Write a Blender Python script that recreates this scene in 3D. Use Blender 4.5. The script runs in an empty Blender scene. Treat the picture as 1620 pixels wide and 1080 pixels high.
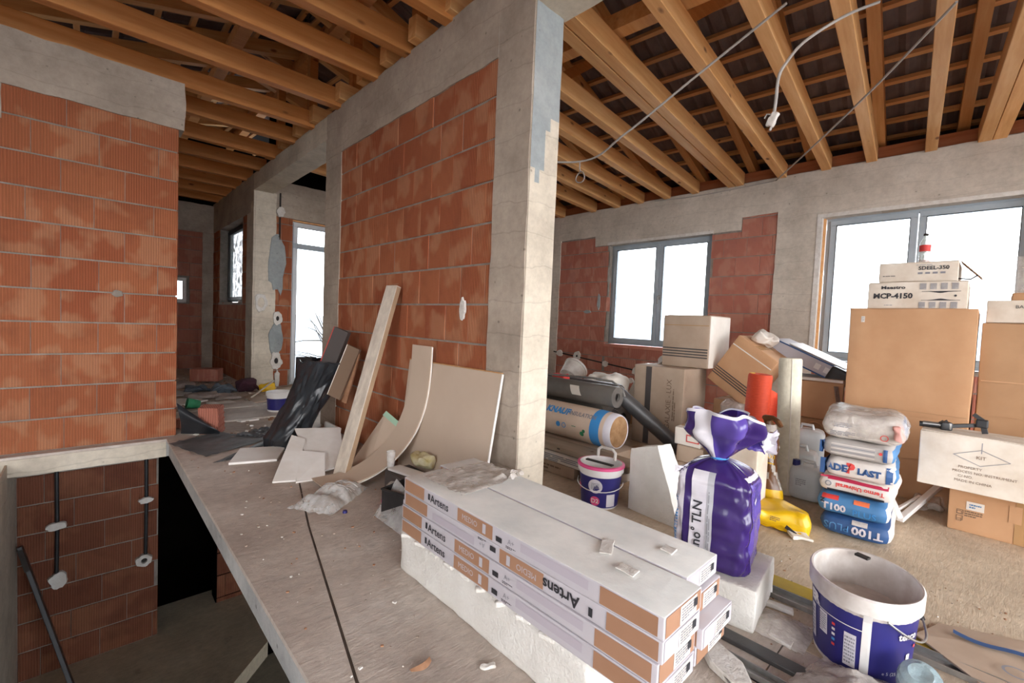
import bpy, math, random
from mathutils import Vector, Matrix, noise, bvhtree
random.seed(7)
R = random.random
PI = math.pi
sc = bpy.context.scene
COL = sc.collection
V = Vector

# ---------------------------------------------------------------- camera
cd = bpy.data.cameras.new('camera'); cam = bpy.data.objects.new('camera', cd); COL.objects.link(cam)
cd.sensor_width = 36; cd.lens = 710/1620*36; cd.clip_start = .02; cd.clip_end = 3000
cam.matrix_world = Matrix(((.7261, -.0011, -.6868, 0), (-.6862, .0612, -.7249, 0), (.0428, .9981, .0437, 1.15), (0, 0, 0, 1)))
sc.camera = cam
# ---------------------------------------------------------------- light and exposure
w = bpy.data.worlds.new('sky'); sc.world = w; w.use_nodes = True
nt = w.node_tree; bg = nt.nodes['Background']
tc = nt.nodes.new('ShaderNodeTexCoord'); sp = nt.nodes.new('ShaderNodeSeparateXYZ'); nt.links.new(tc.outputs['Generated'], sp.inputs[0])
cr = nt.nodes.new('ShaderNodeValToRGB'); nt.links.new(sp.outputs['Z'], cr.inputs[0])
cr.color_ramp.elements[0].position = 0.0; cr.color_ramp.elements[0].color = (.93, .95, 1, 1)
cr.color_ramp.elements[1].position = .6; cr.color_ramp.elements[1].color = (.90, .94, 1, 1)
nt.links.new(cr.outputs[0], bg.inputs[0]); bg.inputs[1].default_value = 5.0
sd = bpy.data.lights.new('sun', 'SUN'); sd.energy = 1.3; sd.angle = math.radians(45); sd.color = (1, .95, .88)
sun = bpy.data.objects.new('sun', sd); COL.objects.link(sun)
sun.rotation_euler = V((.5, .8, -.13)).to_track_quat('-Z', 'Y').to_euler()
vs = sc.view_settings
sc.display_settings.display_device = 'sRGB'
vs.view_transform = 'Standard'; vs.look = 'None'; vs.gamma = 1; vs.use_curve_mapping = False; vs.exposure = 0.98
cy = sc.cycles
cy.max_bounces = 12; cy.diffuse_bounces = 8; cy.glossy_bounces = 4; cy.transparent_max_bounces = 16; cy.transmission_bounces = 6
cy.use_denoising = True; cy.caustics_reflective = False; cy.caustics_refractive = False
try: cy.denoiser = 'OPENIMAGEDENOISE'; cy.denoising_input_passes = 'RGB_ALBEDO_NORMAL'
except Exception: pass
cy.sample_clamp_indirect = 6

# ---------------------------------------------------------------- materials
def L(h):
    h = h.lstrip('#'); c = [int(h[i:i+2], 16)/255 for i in (0, 2, 4)]
    return tuple((x/12.92 if x <= .04045 else ((x+.055)/1.055)**2.4) for x in c) + (1,)
MATS = {}
def base(name):
    m = bpy.data.materials.new(name); m.use_nodes = True
    n = m.node_tree; b = n.nodes['Principled BSDF']; MATS[name] = m
    return m, n, b
def nd(n, t, **k):
    x = n.nodes.new(t)
    for a, v in k.items(): setattr(x, a, v)
    return x
def obco(n, scale=(1, 1, 1), rnd=True):
    t = nd(n, 'ShaderNodeTexCoord'); mp = nd(n, 'ShaderNodeMapping'); mp.inputs['Scale'].default_value = scale
    n.links.new(t.outputs['Object'], mp.inputs[0])
    if rnd:
        oi = nd(n, 'ShaderNodeObjectInfo'); mm = nd(n, 'ShaderNodeMath', operation='MULTIPLY'); mm.inputs[1].default_value = 37.
        n.links.new(oi.outputs['Random'], mm.inputs[0]); cx = nd(n, 'ShaderNodeCombineXYZ')
        for i in range(3): n.links.new(mm.outputs[0], cx.inputs[i])
        n.links.new(cx.outputs[0], mp.inputs['Location'])
    return mp.outputs[0]
def noi(n, co, scale, detail=4, rough=.6):
    x = nd(n, 'ShaderNodeTexNoise'); x.inputs['Scale'].default_value = scale; x.inputs['Detail'].default_value = detail; x.inputs['Roughness'].default_value = rough
    n.links.new(co, x.inputs['Vector']); return x.outputs['Fac']
def ramp(n, fac, stops):
    r = nd(n, 'ShaderNodeValToRGB'); n.links.new(fac, r.inputs[0]); e = r.color_ramp.elements
    while len(e) < len(stops): e.new(.5)
    for i, (p, c) in enumerate(stops):
        e[i].position = p; e[i].color = c if len(c) == 4 else (*c, 1)
    return r.outputs[0]
def mix(n, fac, a, b, mode='MIX'):
    x = nd(n, 'ShaderNodeMix', data_type='RGBA', blend_type=mode)
    for s, v in ((0, fac), (6, a), (7, b)):
        if hasattr(v, 'is_output'): n.links.new(v, x.inputs[s])
        else: x.inputs[s].default_value = v
    return x.outputs[2]
def bump(n, b, h, strength=.3, dist=.01):
    x = nd(n, 'ShaderNodeBump'); x.inputs['Strength'].default_value = strength; x.inputs['Distance'].default_value = dist
    n.links.new(h, x.inputs['Height']); n.links.new(x.outputs[0], b.inputs['Normal'])
BW = lambda v: (v, v, v, 1)
def plain(name, c, c2=None, rough=.7, scale=6, bs=0, bscale=40, metal=0, spec=.5, stretch=(1, 1, 1), lo=.35, hi=.65):
    m, n, b = base(name); b.inputs['Roughness'].default_value = rough; b.inputs['Metallic'].default_value = metal
    b.inputs['Specular IOR Level'].default_value = spec
    if c2 is None and not bs: b.inputs['Base Color'].default_value = L(c); return m
    co = obco(n, stretch)
    n.links.new(ramp(n, noi(n, co, scale), [(lo, L(c)), (hi, L(c2 or c))]), b.inputs['Base Color'])
    if bs: bump(n, b, noi(n, co, bscale, 5), bs, .01)
    return m

# terracotta hollow block: vertical flutes, pale and dark firing patches
def brick_mat(name, c1, c2, pale, dark):
    m, n, b = base(name); b.inputs['Roughness'].default_value = .85; b.inputs['Specular IOR Level'].default_value = .2
    t = nd(n, 'ShaderNodeTexCoord'); co = obco(n)
    oi = nd(n, 'ShaderNodeObjectInfo')
    c0 = mix(n, oi.outputs['Random'], L(c1), L(c2))
    mp = nd(n, 'ShaderNodeMapping'); mp.inputs['Scale'].default_value = (1.3, 1, 1); n.links.new(co, mp.inputs[0])
    p = ramp(n, noi(n, mp.outputs[0], 4.2, 2, .45), [(.50, BW(0)), (.60, BW(.42))])
    c0 = mix(n, p, c0, L(pale))
    d = ramp(n, noi(n, co, 3, 3), [(.55, BW(0)), (.72, BW(.45))])
    c0 = mix(n, d, c0, L(dark))
    s = nd(n, 'ShaderNodeSeparateXYZ'); n.links.new(t.outputs['Object'], s.inputs[0])
    mm = nd(n, 'ShaderNodeMath', operation='MULTIPLY'); mm.inputs[1].default_value = 2*PI/.0165; n.links.new(s.outputs['X'], mm.inputs[0])
    sn = nd(n, 'ShaderNodeMath', operation='SINE'); n.links.new(mm.outputs[0], sn.inputs[0])
    fl = ramp(n, sn.outputs[0], [(0, BW(0)), (.75, BW(1))])
    ad = nd(n, 'ShaderNodeMath', operation='MULTIPLY_ADD'); n.links.new(noi(n, co, 60), ad.inputs[0]); ad.inputs[1].default_value = .25; n.links.new(fl, ad.inputs[2])
    c0 = mix(n, .42, c0, ramp(n, sn.outputs[0], [(0, BW(.35)), (.8, BW(1))]), 'MULTIPLY')  # shade of the flute hollows put into the colour
    bump(n, b, ad.outputs[0], .8, .008)
    n.links.new(c0, b.inputs['Base Color']); return m
M_brick = brick_mat('terracotta', '#b66f4c', '#a65d3f', '#cf9a76', '#864d37')
M_brick2 = brick_mat('terracotta_glare_lit', '#c88470', '#bd7562', '#d8a48e', '#a9726c')  # paler, pinker terracotta; brightness around the windows is in the colour
M_brickd = brick_mat('terracotta_cellar_dim', '#8f5a44', '#7c4a38', '#a06c50', '#5f3528')  # darker copy of the terracotta; the cellar's dimness is in the colour
M_mortar = plain('mortar', '#958c83', '#80786f', .95, 14, .5, 60)

def concrete_mat(name, a, b_, c, lines=True, dist=.01, st=.45):
    m, n, b = base(name); b.inputs['Roughness'].default_value = .9; b.inputs['Specular IOR Level'].default_value = .25
    co = obco(n, rnd=False)
    c0 = ramp(n, noi(n, co, 2.2, 6, .62), [(.3, L(a)), (.5, L(b_)), (.72, L(c))])
    f = ramp(n, noi(n, co, 22, 6, .7), [(.3, BW(.72)), (.6, BW(1))]); c0 = mix(n, .55, c0, f, 'MULTIPLY')
    vo = nd(n, 'ShaderNodeTexVoronoi'); vo.inputs['Scale'].default_value = 9; n.links.new(co, vo.inputs['Vector'])
    pit = ramp(n, vo.outputs['Distance'], [(.03, BW(0)), (.09, BW(1))])
    c0 = mix(n, .45, c0, pit, 'MULTIPLY')
    h = mix(n, .5, noi(n, co, 30, 6), pit)
    if lines:
        s = nd(n, 'ShaderNodeSeparateXYZ'); n.links.new(co, s.inputs[0])
        mm = nd(n, 'ShaderNodeMath', operation='FRACT'); m2 = nd(n, 'ShaderNodeMath', operation='MULTIPLY_ADD'); m2.inputs[1].default_value = 5.2
        n.links.new(s.outputs['Z'], m2.inputs[0]); n.links.new(noi(n, co, 1.4), m2.inputs[2]); n.links.new(m2.outputs[0], mm.inputs[0])
        ln = ramp(n, mm.outputs[0], [(0, BW(0)), (.05, BW(1))])
        c0 = mix(n, .18, c0, ln, 'MULTIPLY'); h = mix(n, .3, h, ln)
    bump(n, b, h, st, dist); n.links.new(c0, b.inputs['Base Color']); return m
M_conc = concrete_mat('cast_concrete', '#998c7f', '#ad9f90', '#bdb0a1')
M_concl = concrete_mat('cast_concrete_pale', '#b3a898', '#cdc2b0', '#ddd3c2')
M_concw = concrete_mat('cast_concrete_glare_lit', '#b5ab9e', '#c9bfb2', '#d6ccbf')  # lightened copy of the concrete; window glare put into the colour
M_slab = concrete_mat('slab_edge', '#959492', '#adacaa', '#bfbebb', False, .02, .8)
M_plasterpatch = concrete_mat('grey_render_patch', '#8b9192', '#9ba1a1', '#a9adab', False, .004)
def floor_mat(name, a, b_, c, dk):
    m, n, b = base(name); b.inputs['Roughness'].default_value = .85; b.inputs['Specular IOR Level'].default_value = .3
    co = obco(n, rnd=False)
    c0 = ramp(n, noi(n, co, 1.5, 7, .65), [(.3, L(a)), (.5, L(b_)), (.68, L(c))])
    f = ramp(n, noi(n, co, 16, 6, .7), [(.3, BW(.7)), (.6, BW(1))]); c0 = mix(n, .5, c0, f, 'MULTIPLY')
    st = ramp(n, noi(n, co, 5, 5, .7), [(.62, BW(0)), (.74, BW(.5))]); c0 = mix(n, st, c0, L(dk))
    sp = ramp(n, noi(n, co, 70, 3, .6), [(.66, BW(0)), (.74, BW(.6))]); c0 = mix(n, sp, c0, L('#e0d8cc'))
    g = noi(n, obco(n, (1, 3.2, 1), False), 13, 7, .72); c0 = mix(n, .38, c0, ramp(n, g, [(.36, BW(.62)), (.58, BW(1))]), 'MULTIPLY')
    bump(n, b, g, .6, .012); n.links.new(c0, b.inputs['Base Color']); return m
M_floor = floor_mat('dusty_floor', '#b0a297', '#cabdb1', '#ded5cb', '#9a8b7f')
M_floor2 = floor_mat('sandy_floor', '#b5a28b', '#ccb9a0', '#dccbb4', '#97836d')
M_cellar = floor_mat('cellar_floor', '#b5a995', '#c8bba2', '#d8cbb2', '#7d7060')
def wood_mat(name, a, b_, c, axis=0, rough=.6):
    m, n, b = base(name); b.inputs['Roughness'].default_value = rough; b.inputs['Specular IOR Level'].default_value = .35
    s = [9, 9, 9]; s[axis] = .7
    co = obco(n, s); oi = nd(n, 'ShaderNodeObjectInfo')
    c0 = ramp(n, noi(n, co, 2.2, 5, .6), [(.3, L(a)), (.5, L(b_)), (.7, L(c))])
    hs = nd(n, 'ShaderNodeHueSaturation'); mr = nd(n, 'ShaderNodeMapRange'); mr.inputs[3].default_value = .82; mr.inputs[4].default_value = 1.1
    n.links.new(oi.outputs['Random'], mr.inputs[0]); n.links.new(mr.outputs[0], hs.inputs['Value']); n.links.new(c0, hs.inputs['Color'])
    co2 = obco(n, (1 if axis else .45, 1, 1)); vo = nd(n, 'ShaderNodeTexVoronoi'); vo.inputs['Scale'].default_value = 5; n.links.new(co2, vo.inputs['Vector'])
    k = ramp(n, vo.outputs['Distance'], [(.05, BW(.9)), (.11, BW(0))])
    c1 = mix(n, k, hs.outputs[0], L('#6b3d20'))
    bump(n, b, noi(n, co, 6), .15, .004); n.links.new(c1, b.inputs['Base Color']); return m
M_woodx = wood_mat('pine_beam', '#cf9458', '#dba469', '#e6b57e')
M_woodx2 = wood_mat('pine_beam_amber', '#b8753c', '#c68449', '#d09156')  # amber copy of the same pine; left side's warmer light is coloured in
M_woody = wood_mat('pine_batten', '#d0935c', '#dba26a', '#e2ac74', 1)
M_plate = wood_mat('wall_plate_wood', '#a8623a', '#b7704a', '#bf7b52', 1)
M_plank = plain('weathered_plank', '#d3c8b8', '#b9ad9f', .8, 7, .2, 30, stretch=(3, 3, 1))
M_tile = plain('roof_tile_clay', '#6b5b58', '#7c6b67', .8, 5, .3, 40)

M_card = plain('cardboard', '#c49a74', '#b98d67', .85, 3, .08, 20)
M_cardd = plain('cardboard_dark_stock', '#a98360', '#b48e6a', .85, 3, .08, 20)  # darker tan than the plain cardboard
M_cardg = plain('cardboard_grey', '#b7a28e', '#a8927e', .85, 3, .08, 20)
M_tape = plain('brown_tape', '#b08a60', rough=.25)
M_stripe = plain('dark_band_print', '#4a4442', rough=.7)
M_print = plain('faded_print', '#77614f', rough=.8)
M_ink = plain('black_ink', '#2b2b30', rough=.6)
M_greyink = plain('grey_ink', '#8b8a90', rough=.7)
M_whitecard = plain('white_board', '#e3ddd4', '#d6cdc2', .7, 4, .05, 20)
M_whitecards = plain('white_board_grubby', '#e6ddd0', '#c9b9a6', .75, 5, .08, 20, lo=.3, hi=.75)
M_pack = plain('laminate_carton', '#c3bec3', '#b9b4ba', .5, 3)
M_packtop = plain('dusty_lit_carton_top', '#f2f1ec', '#dadcd9', .7, 5, .25, 30, lo=.3, hi=.7)  # dusty white, lightened against the sides to carry light from above
M_brownprint = plain('brown_print', '#a98066', '#9c7459', .55, 3)
M_band = plain('mauve_band', '#b3abb4', rough=.6)
M_styro = plain('polystyrene', '#e8e6e0', '#d6d2ca', .85, 5, .5, 90, lo=.3, hi=.7)
M_gyps = plain('plasterboard_paper', '#c9b6a2', '#c2ae9a', .85, 2, .04, 20)
M_gypw = plain('gypsum_white', '#efece7', '#e2ddd5', .85, 4, .1, 30)
M_gypg = plain('green_edge_tape', '#a9cdb4', rough=.7)
M_white = plain('white_plastic', '#e6e4e2', '#dcd8d4', .35, 4)
M_whitedirty = plain('dusty_white_plastic', '#dedad5', '#bcb2aa', .5, 7, .15, 30)
M_blue = plain('blue_label', '#2c2a72', '#242264', .4, 3)
M_pink = plain('pink_plastic', '#dd4f86', rough=.4)
M_lblue = plain('light_blue_print', '#3f8fd0', rough=.5)
M_bagblue = plain('cement_bag_blue', '#4a7fae', '#3e6f9e', .6, 4)
M_bagblue2 = plain('cement_bag_dark_blue', '#32588c', '#2a4c7c', .6, 4)
M_bagwhite = plain('paper_sack_white', '#dcd6d0', '#cfc6bf', .7, 5, .1, 20)
M_baggrey = plain('paper_sack_grey', '#b9b4b0', '#a7a19d', .7, 5, .1, 20, stretch=(1, 1, 9))
M_red = plain('red_print', '#cf3f3a', rough=.6)
M_crim = plain('crimson_print', '#b3284a', rough=.6)
M_orangep = plain('orange_print', '#e0734a', rough=.6)
M_purple = plain('violet_film', '#4f3d8c', '#57459a', .22, 5, .15, 14)
M_purpled = plain('violet_film_dark', '#33205c', '#3c2869', .22, 5, .1, 14)
M_silver = plain('silver_stripe', '#b9b9bd', '#a4a4aa', .35, 5)
M_filmw = plain('white_film', '#dcd9de', '#c9c4cc', .3, 6, .15, 14)
M_orange = plain('orange_net_roll', '#e4512c', '#d84622', .6, 30, .3, 90, stretch=(1, 1, 4))
M_cream = plain('cream_mesh_roll', '#ddd6c2', '#d0c8b3', .8, 30, .25, 120)
M_knauf = plain('insulation_wrap', '#dac4b0', '#cfb7a2', .45, 4, .1, 10)
M_brownend = plain('mineral_wool', '#a98560', '#8f6b48', .95, 20, .6, 60)
M_black = plain('black_membrane', '#353434', '#454342', .42, 6, .25, 20)
M_grey = plain('grey_membrane', '#5a5651', '#6a655f', .4, 5, .12, 18)
M_bin = plain('black_polythene', '#23262a', '#2a2e33', .33, 6, .12, 10)
M_sheet = plain('grey_polythene_sheet', '#4a4c50', '#6c6d6e', .5, 4, .35, 14)
M_yellow = plain('yellow_film', '#e2b818', '#d3a712', .35, 6, .2, 16)
M_yellowold = plain('ochre_profile', '#b79d3a', '#a48c34', .6, 6)
M_brownbag = plain('brown_film', '#6a4527', '#5b3a20', .35, 6, .2, 16)
M_can = plain('milky_plastic', '#cfd2d2', '#c0c4c4', .35, 4)
M_blacks = plain('black_metal', '#1e1e20', '#2b2b2d', .4, 10)
M_steel = plain('dull_steel', '#8d8b88', '#a3a19d', .35, 20, metal=.7)
M_pvc = plain('window_plastic', '#cfd3d6', '#c2c7cb', .35, 4)
M_pvcshade = plain('window_plastic_backlit', '#aab4bb', '#9fa9b1', .4, 4)  # white plastic greyed in the colour to stand for backlit shade
M_paste = plain('dried_plaster', '#bfb6b0', '#d2c9c2', .9, 12, .6, 30)
M_cable = plain('grey_cable', '#a8a29c', rough=.5)
M_plast = plain('white_plaster_dab', '#dcd8d2', '#ccc6be', .9, 20, .5, 60)
M_dark2 = plain('joint_dirt', '#6d6259', '#574d45', .95, 12)
M_dark = plain('unlit_black', '#120e0c', '#0d0a09', .95, 5, spec=0)  # near-black stands in for unlit depth in cellar and roof edges
M_hole = plain('dark_socket', '#2a2420', rough=.8)
M_cloth1 = plain('blue_grey_cloth', '#4c5560', '#6a737c', .95, 8, .4, 30)
M_cloth2 = plain('maroon_cloth', '#3c1f2a', '#4a2836', .95, 8, .4, 30)
M_cloth3 = plain('dusty_cloth', '#a79a92', '#8b7d76', .95, 8, .4, 30)
M_green = plain('green_plastic', '#3fa070', '#1f6b45', .4, 8)
M_debris = plain('rubble', '#b3a496', '#8f8072', .95, 30, .5, 60)
M_woodchip = plain('wood_shaving', '#8a6248', '#a57c5e', .9, 10)
M_ground = plain('hazy_ground', '#83898f', '#73797f', 1, .02)  # haze of distance put into the blue-grey colour
M_hill = plain('hazy_hill', '#6d7884', '#626d7a', 1, .01)
M_bark = plain('bark', '#4d463f', '#3d3833', .9, 10)
def clearfilm(name, tint, alpha, rough=.15):
    m, n, b = base(name); b.inputs['Base Color'].default_value = L(tint); b.inputs['Roughness'].default_value = rough
    co = obco(n); f = ramp(n, noi(n, co, 9, 4), [(.3, BW(alpha*.5)), (.7, BW(min(1, alpha*1.5)))])
    n.links.new(f, b.inputs['Alpha']); bump(n, b, noi(n, co, 22, 4), .7, .02); return m
M_clear = clearfilm('clear_plastic', '#e6e6e4', .38)
M_film = clearfilm('dusty_film', '#d6cec6', .5, .25)
M_bottle = clearfilm('bottle_plastic', '#dbe8e4', .55, .08)
M_bottled = clearfilm('bottle_blue', '#9fb6bd', .75, .08)
m, n, b = base('glass'); out = n.nodes['Material Output']; tr = nd(n, 'ShaderNodeBsdfTransparent'); gl = nd(n, 'ShaderNodeBsdfGlossy'); gl.inputs['Roughness'].default_value = .02
tr.inputs[0].default_value = (.93, .95, .95, 1); mx = nd(n, 'ShaderNodeMixShader'); fr = nd(n, 'ShaderNodeFresnel'); fr.inputs[0].default_value = 1.3
n.links.new(fr.outputs[0], mx.inputs[0]); n.links.new(tr.outputs[0], mx.inputs[1]); n.links.new(gl.outputs[0], mx.inputs[2]); n.links.new(mx.outputs[0], out.inputs[0]); M_glass = m
# frosted pane
M_frost = clearfilm('frosted_glass', '#dfe9ea', .75, .4)

# ---------------------------------------------------------------- mesh helpers (all in metres, world space)
class MB:
    def __init__(s): s.v = []; s.f = []; s.m = []
    def add(s, vs, fs, slot=0):
        k = len(s.v); s.v += [tuple(p) for p in vs]; s.f += [tuple(k+i for i in f) for f in fs]
        s.m += ([slot]*len(fs) if isinstance(slot, int) else list(slot)); return s
    def box(s, lo, hi, slot=0):
        (a, b, c), (d, e, f) = lo, hi
        return s.hexa([(a, b, c), (d, b, c), (d, e, c), (a, e, c), (a, b, f), (d, b, f), (d, e, f), (a, e, f)], slot)
    def hexa(s, p, slot=0):
        return s.add(p, [(0, 3, 2, 1), (4, 5, 6, 7), (0, 1, 5, 4), (1, 2, 6, 5), (2, 3, 7, 6), (3, 0, 4, 7)], slot)
    def obox(s, c, h, M=None, slot=0):
        M = M or Matrix.Identity(3); c = V(c)
        return s.hexa([c + M @ V((x*h[0], y*h[1], z*h[2])) for z in (-1, 1) for x, y in ((-1, -1), (1, -1), (1, 1), (-1, 1))], slot)
    def bar(s, a, b, w_, t, up=(0, 0, 1), slot=0):       # a beam from a to b
        a, b = V(a), V(b); d = (b-a); l = d.length; d.normalize(); sd_ = d.cross(V(up)); sd_.normalize(); u = sd_.cross(d)
        M = Matrix((d, sd_, u)).transposed(); return s.obox((a+b)/2, (l/2, w_/2, t/2), M, slot)
    def tube(s, path, r, n_=10, slot=0, cap=True):
        path = [V(p) for p in path]; rr = r if isinstance(r, (list, tuple)) else [r]*len(path)
        vs = []; ref = V((0, 0, 1)) if abs((path[1]-path[0]).normalized().z) < .9 else V((1, 0, 0))
        for i, p in enumerate(path):
            d = (path[min(i+1, len(path)-1)] - path[max(i-1, 0)]).normalized(); a = d.cross(ref).normalized(); b_ = d.cross(a)
            vs += [p + (a*math.cos(2*PI*j/n_) + b_*math.sin(2*PI*j/n_))*rr[i] for j in range(n_)]
        fs = [(i*n_+j, (i+1)*n_+j, (i+1)*n_+(j+1) % n_, i*n_+(j+1) % n_) for i in range(len(path)-1) for j in range(n_)]
        if cap: fs += [tuple(range(n_)), tuple(range(len(vs)-1, len(vs)-n_-1, -1))]
        return s.add(vs, fs, slot)
    def lathe(s, prof, c, n_=32, slots=0, M=None, sx=1, sy=1):
        c = V(c); M = M or Matrix.Identity(3); vs = []; fs = []; ms = []
        for r, z in prof: vs += [c + M @ V((r*sx*math.cos(2*PI*j/n_), r*sy*math.sin(2*PI*j/n_), z)) for j in range(n_)]
        for i in range(len(prof)-1):
            for j in range(n_):
                fs.append((i*n_+j, i*n_+(j+1) % n_, (i+1)*n_+(j+1) % n_, (i+1)*n_+j)); ms.append(slots if isinstance(slots, int) else slots[i])
        return s.add(vs, fs, ms)
    def grid(s, fn, nu, nv, slot=0, thick=0):
        vs = [V(fn(i/nu, j/nv)) for j in range(nv+1) for i in range(nu+1)]; W = nu+1
        fs = [(j*W+i, j*W+i+1, (j+1)*W+i+1, (j+1)*W+i) for j in range(nv) for i in range(nu)]
        ms = [slot(( (k % nu)+.5)/nu, (k//nu+.5)/nv) if callable(slot) else slot for k in range(len(fs))]
        if thick:
            N = len(vs); nr = [V((0, 0, 0)) for _ in vs]
            for f in fs:
                q = (vs[f[1]]-vs[f[0]]).cross(vs[f[3]]-vs[f[0]])
                for i in f: nr[i] += q
            vs2 = [v - (q.normalized() if q.length else V((0, 0, 1)))*thick for v, q in zip(vs, nr)]
            fs2 = [tuple(N+i for i in reversed(f)) for f in fs]; ed = []
            for i in range(nu): ed += [(i, i+1), (nv*W+i+1, nv*W+i)]
            for j in range(nv): ed += [(j*W+nu, (j+1)*W+nu), ((j+1)*W, j*W)]
            fs3 = [(b_, a, a+N, b_+N) for a, b_ in ed]
            return s.add(vs+vs2, fs+fs2+fs3, ms+ms+[ms[0]]*len(fs3))
        return s.add(vs, fs, ms)
    def prism(s, poly, ext, slot=0):
        n_ = len(poly); e = V(ext); vs = [V(p) for p in poly] + [V(p)+e for p in poly]
        return s.add(vs, [tuple(range(n_-1, -1, -1)), tuple(range(n_, 2*n_))] + [(i, (i+1) % n_, (i+1) % n_+n_, i+n_) for i in range(n_)], slot)
    def rbox(s, c, h, M=None, r=.01, seg=4, amp=0, seed=0, fr=9, slot=0, taper=0):   # rounded, optionally crumpled box
        c = V(c); h = V(h); M = M or Matrix.Identity(3); r = min(r, *h)
        def coords(hh):
            k = r/hh; return sorted(set([-1, -1+k*.3, -1+k] + [(-1+k)+(2-2*k)*i/seg for i in range(1, seg)] + [1-k, 1-k*.3, 1]))
        for ax in range(3):
            a1, a2 = (ax+1) % 3, (ax+2) % 3; U = coords(h[a1]); W = coords(h[a2])
            for sg in (-1, 1):
                vs = []
                for q in W:
                    for p in U:
                        v = V((0, 0, 0)); v[ax] = sg*h[ax]; v[a1] = p*h[a1]; v[a2] = q*h[a2]
                        i_ = V(tuple(max(-(h[k]-r), min(h[k]-r, v[k])) for k in range(3))); d = v-i_; d.normalize()
                        v = i_ + d*r
                        if taper: v.x *= 1+taper*v.z/h.z; v.y *= 1+taper*v.z/h.z
                        if amp: v += noise.noise_vector(v*fr + V((seed*3.1, seed*1.7, 0)))*amp
                        vs.append(c + M @ v)
                n1 = len(U); fs = []
                for j in range(len(W)-1):
                    for i in range(n1-1):
                        f = (j*n1+i, j*n1+i+1, (j+1)*n1+i+1, (j+1)*n1+i); fs.append(f if sg > 0 else f[::-1])
                s.add(vs, fs, slot(ax, sg) if callable(slot) else slot)
        return s
WL = {}
def props(o, label=None, cat=None, group=None, kind=None):
    if label: o['label'] = label
    if cat: o['category'] = cat
    if group: o['group'] = group
    if kind: o['kind'] = kind
    return o
def mk(name, mb, mats, parent=None, smooth=False, bevel=0, at=None, weld=False, **k):
    """link one mesh object; vertices are given in world space"""
    me = bpy.data.meshes.new(name); mats = mats if isinstance(mats, (list, tuple)) else [mats]
    if at is None:
        if parent is not None: at = WL[parent.name]
        elif k.get('kind') == 'structure': at = V((0, 0, 0))
        else:
            xs = [v[0] for v in mb.v]; ys = [v[1] for v in mb.v]; at = V(((min(xs)+max(xs))/2, (min(ys)+max(ys))/2, min(v[2] for v in mb.v)))
    at = V(at); me.from_pydata([V(v)-at for v in mb.v], [], mb.f); me.validate()
    for m_ in mats: me.materials.append(m_)
    if len(mats) > 1:
        try: me.polygons.foreach_set('material_index', mb.m)
        except Exception: pass
    if smooth:
        me.polygons.foreach_set('use_smooth', [True]*len(me.polygons))
        try: me.set_sharp_from_angle(angle=math.radians(40))
        except Exception: pass
    o = bpy.data.objects.new(name, me); COL.objects.link(o); o.location = at; WL[o.name] = at
    if parent is not None: o.parent = parent; o.location = at - WL[parent.name]
    if weld:
        w_ = o.modifiers.new('weld', 'WELD'); w_.merge_threshold = .0004
    if bevel:
        b_ = o.modifiers.new('bevel', 'BEVEL'); b_.width = bevel; b_.segments = 2; b_.limit_method = 'ANGLE'
    return props(o, **k)
def root(name, at=(0, 0, 0), **k):
    o = bpy.data.objects.new(name, None); COL.objects.link(o); o.location = at; o.empty_display_size = .1; WL[o.name] = V(at); return props(o, **k)
def dup(o, off, label=None, rotz=0):
    """copy a thing with its parts and sub-parts"""
    def cp(x, p):
        c = x.copy(); COL.objects.link(c)
        if p is not None: c.parent = p
        for ch in x.children: cp(ch, c)
        return c
    c = cp(o, None); c.location = V(o.location) + V(off); c.rotation_euler.z += rotz; WL[c.name] = V(c.location)
    if label: c['label'] = label
    return c
def rotz(a): return Matrix.Rotation(a, 3, 'Z')
def frame(n_, up=(0, 0, 1)):   # (u, v, n): u to the reader's right, v up
    n_ = V(n_).normalized(); u = V(up).cross(n_).normalized(); v = n_.cross(u); return u, v, n_
BV = {}
def bvh(o):
    if o.name not in BV:
        me = o.data; w0 = WL[o.name]; BV[o.name] = bvhtree.BVHTree.FromPolygons([v.co + w0 for v in me.vertices], [tuple(p.vertices) for p in me.polygons])
    return BV[o.name]
def decal(name, parent, target, verts2, faces, c, n_, mat, up=(0, 0, 1), off=.0012, label=None, rot=0, reach=.25):
    """flat print laid on the surface of target: 2D outline pushed on to it along -n"""
    parent = target or parent
    u, v, n_ = frame(n_, up); c = V(c); t = bvh(target) if target is not None else None; pts = []
    cr_, sr = math.cos(rot), math.sin(rot)
    for x, y in verts2:
        x, y = x*cr_-y*sr, x*sr+y*cr_; p = c + u*x + v*y
        if t is not None:
            h = t.ray_cast(p + n_*reach, -n_, reach*2.2)
            if h[0] is not None: p = h[0]
        pts.append(p + n_*off)
    mb = MB(); mb.add(pts, faces)
    return mk(name, mb, mat, parent, label=label)
def text(parent, target, s, size, c, n_, mat, up=(0, 0, 1), off=.0018, rot=0, bold=0, sx=1, name='lettering', spacing=1.0, reach=.25, label=None):
    cu = bpy.data.curves.new('t', 'FONT'); cu.body = s; cu.size = size; cu.align_x = 'CENTER'; cu.align_y = 'CENTER'; cu.resolution_u = 2; cu.offset = bold; cu.space_character = spacing
    o = bpy.data.objects.new('t', cu); COL.objects.link(o); bpy.context.view_layer.update()
    me = bpy.data.meshes.new_from_object(o); vs = [(v.co.x*sx, v.co.y) for v in me.vertices]; fs = [tuple(p.vertices) for p in me.polygons]
    bpy.data.objects.remove(o); bpy.data.curves.remove(cu); bpy.data.meshes.remove(me)
    if not fs: return None
    return decal(name, parent, target, vs, fs, c, n_, mat, up, off, label, rot, reach)
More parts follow.
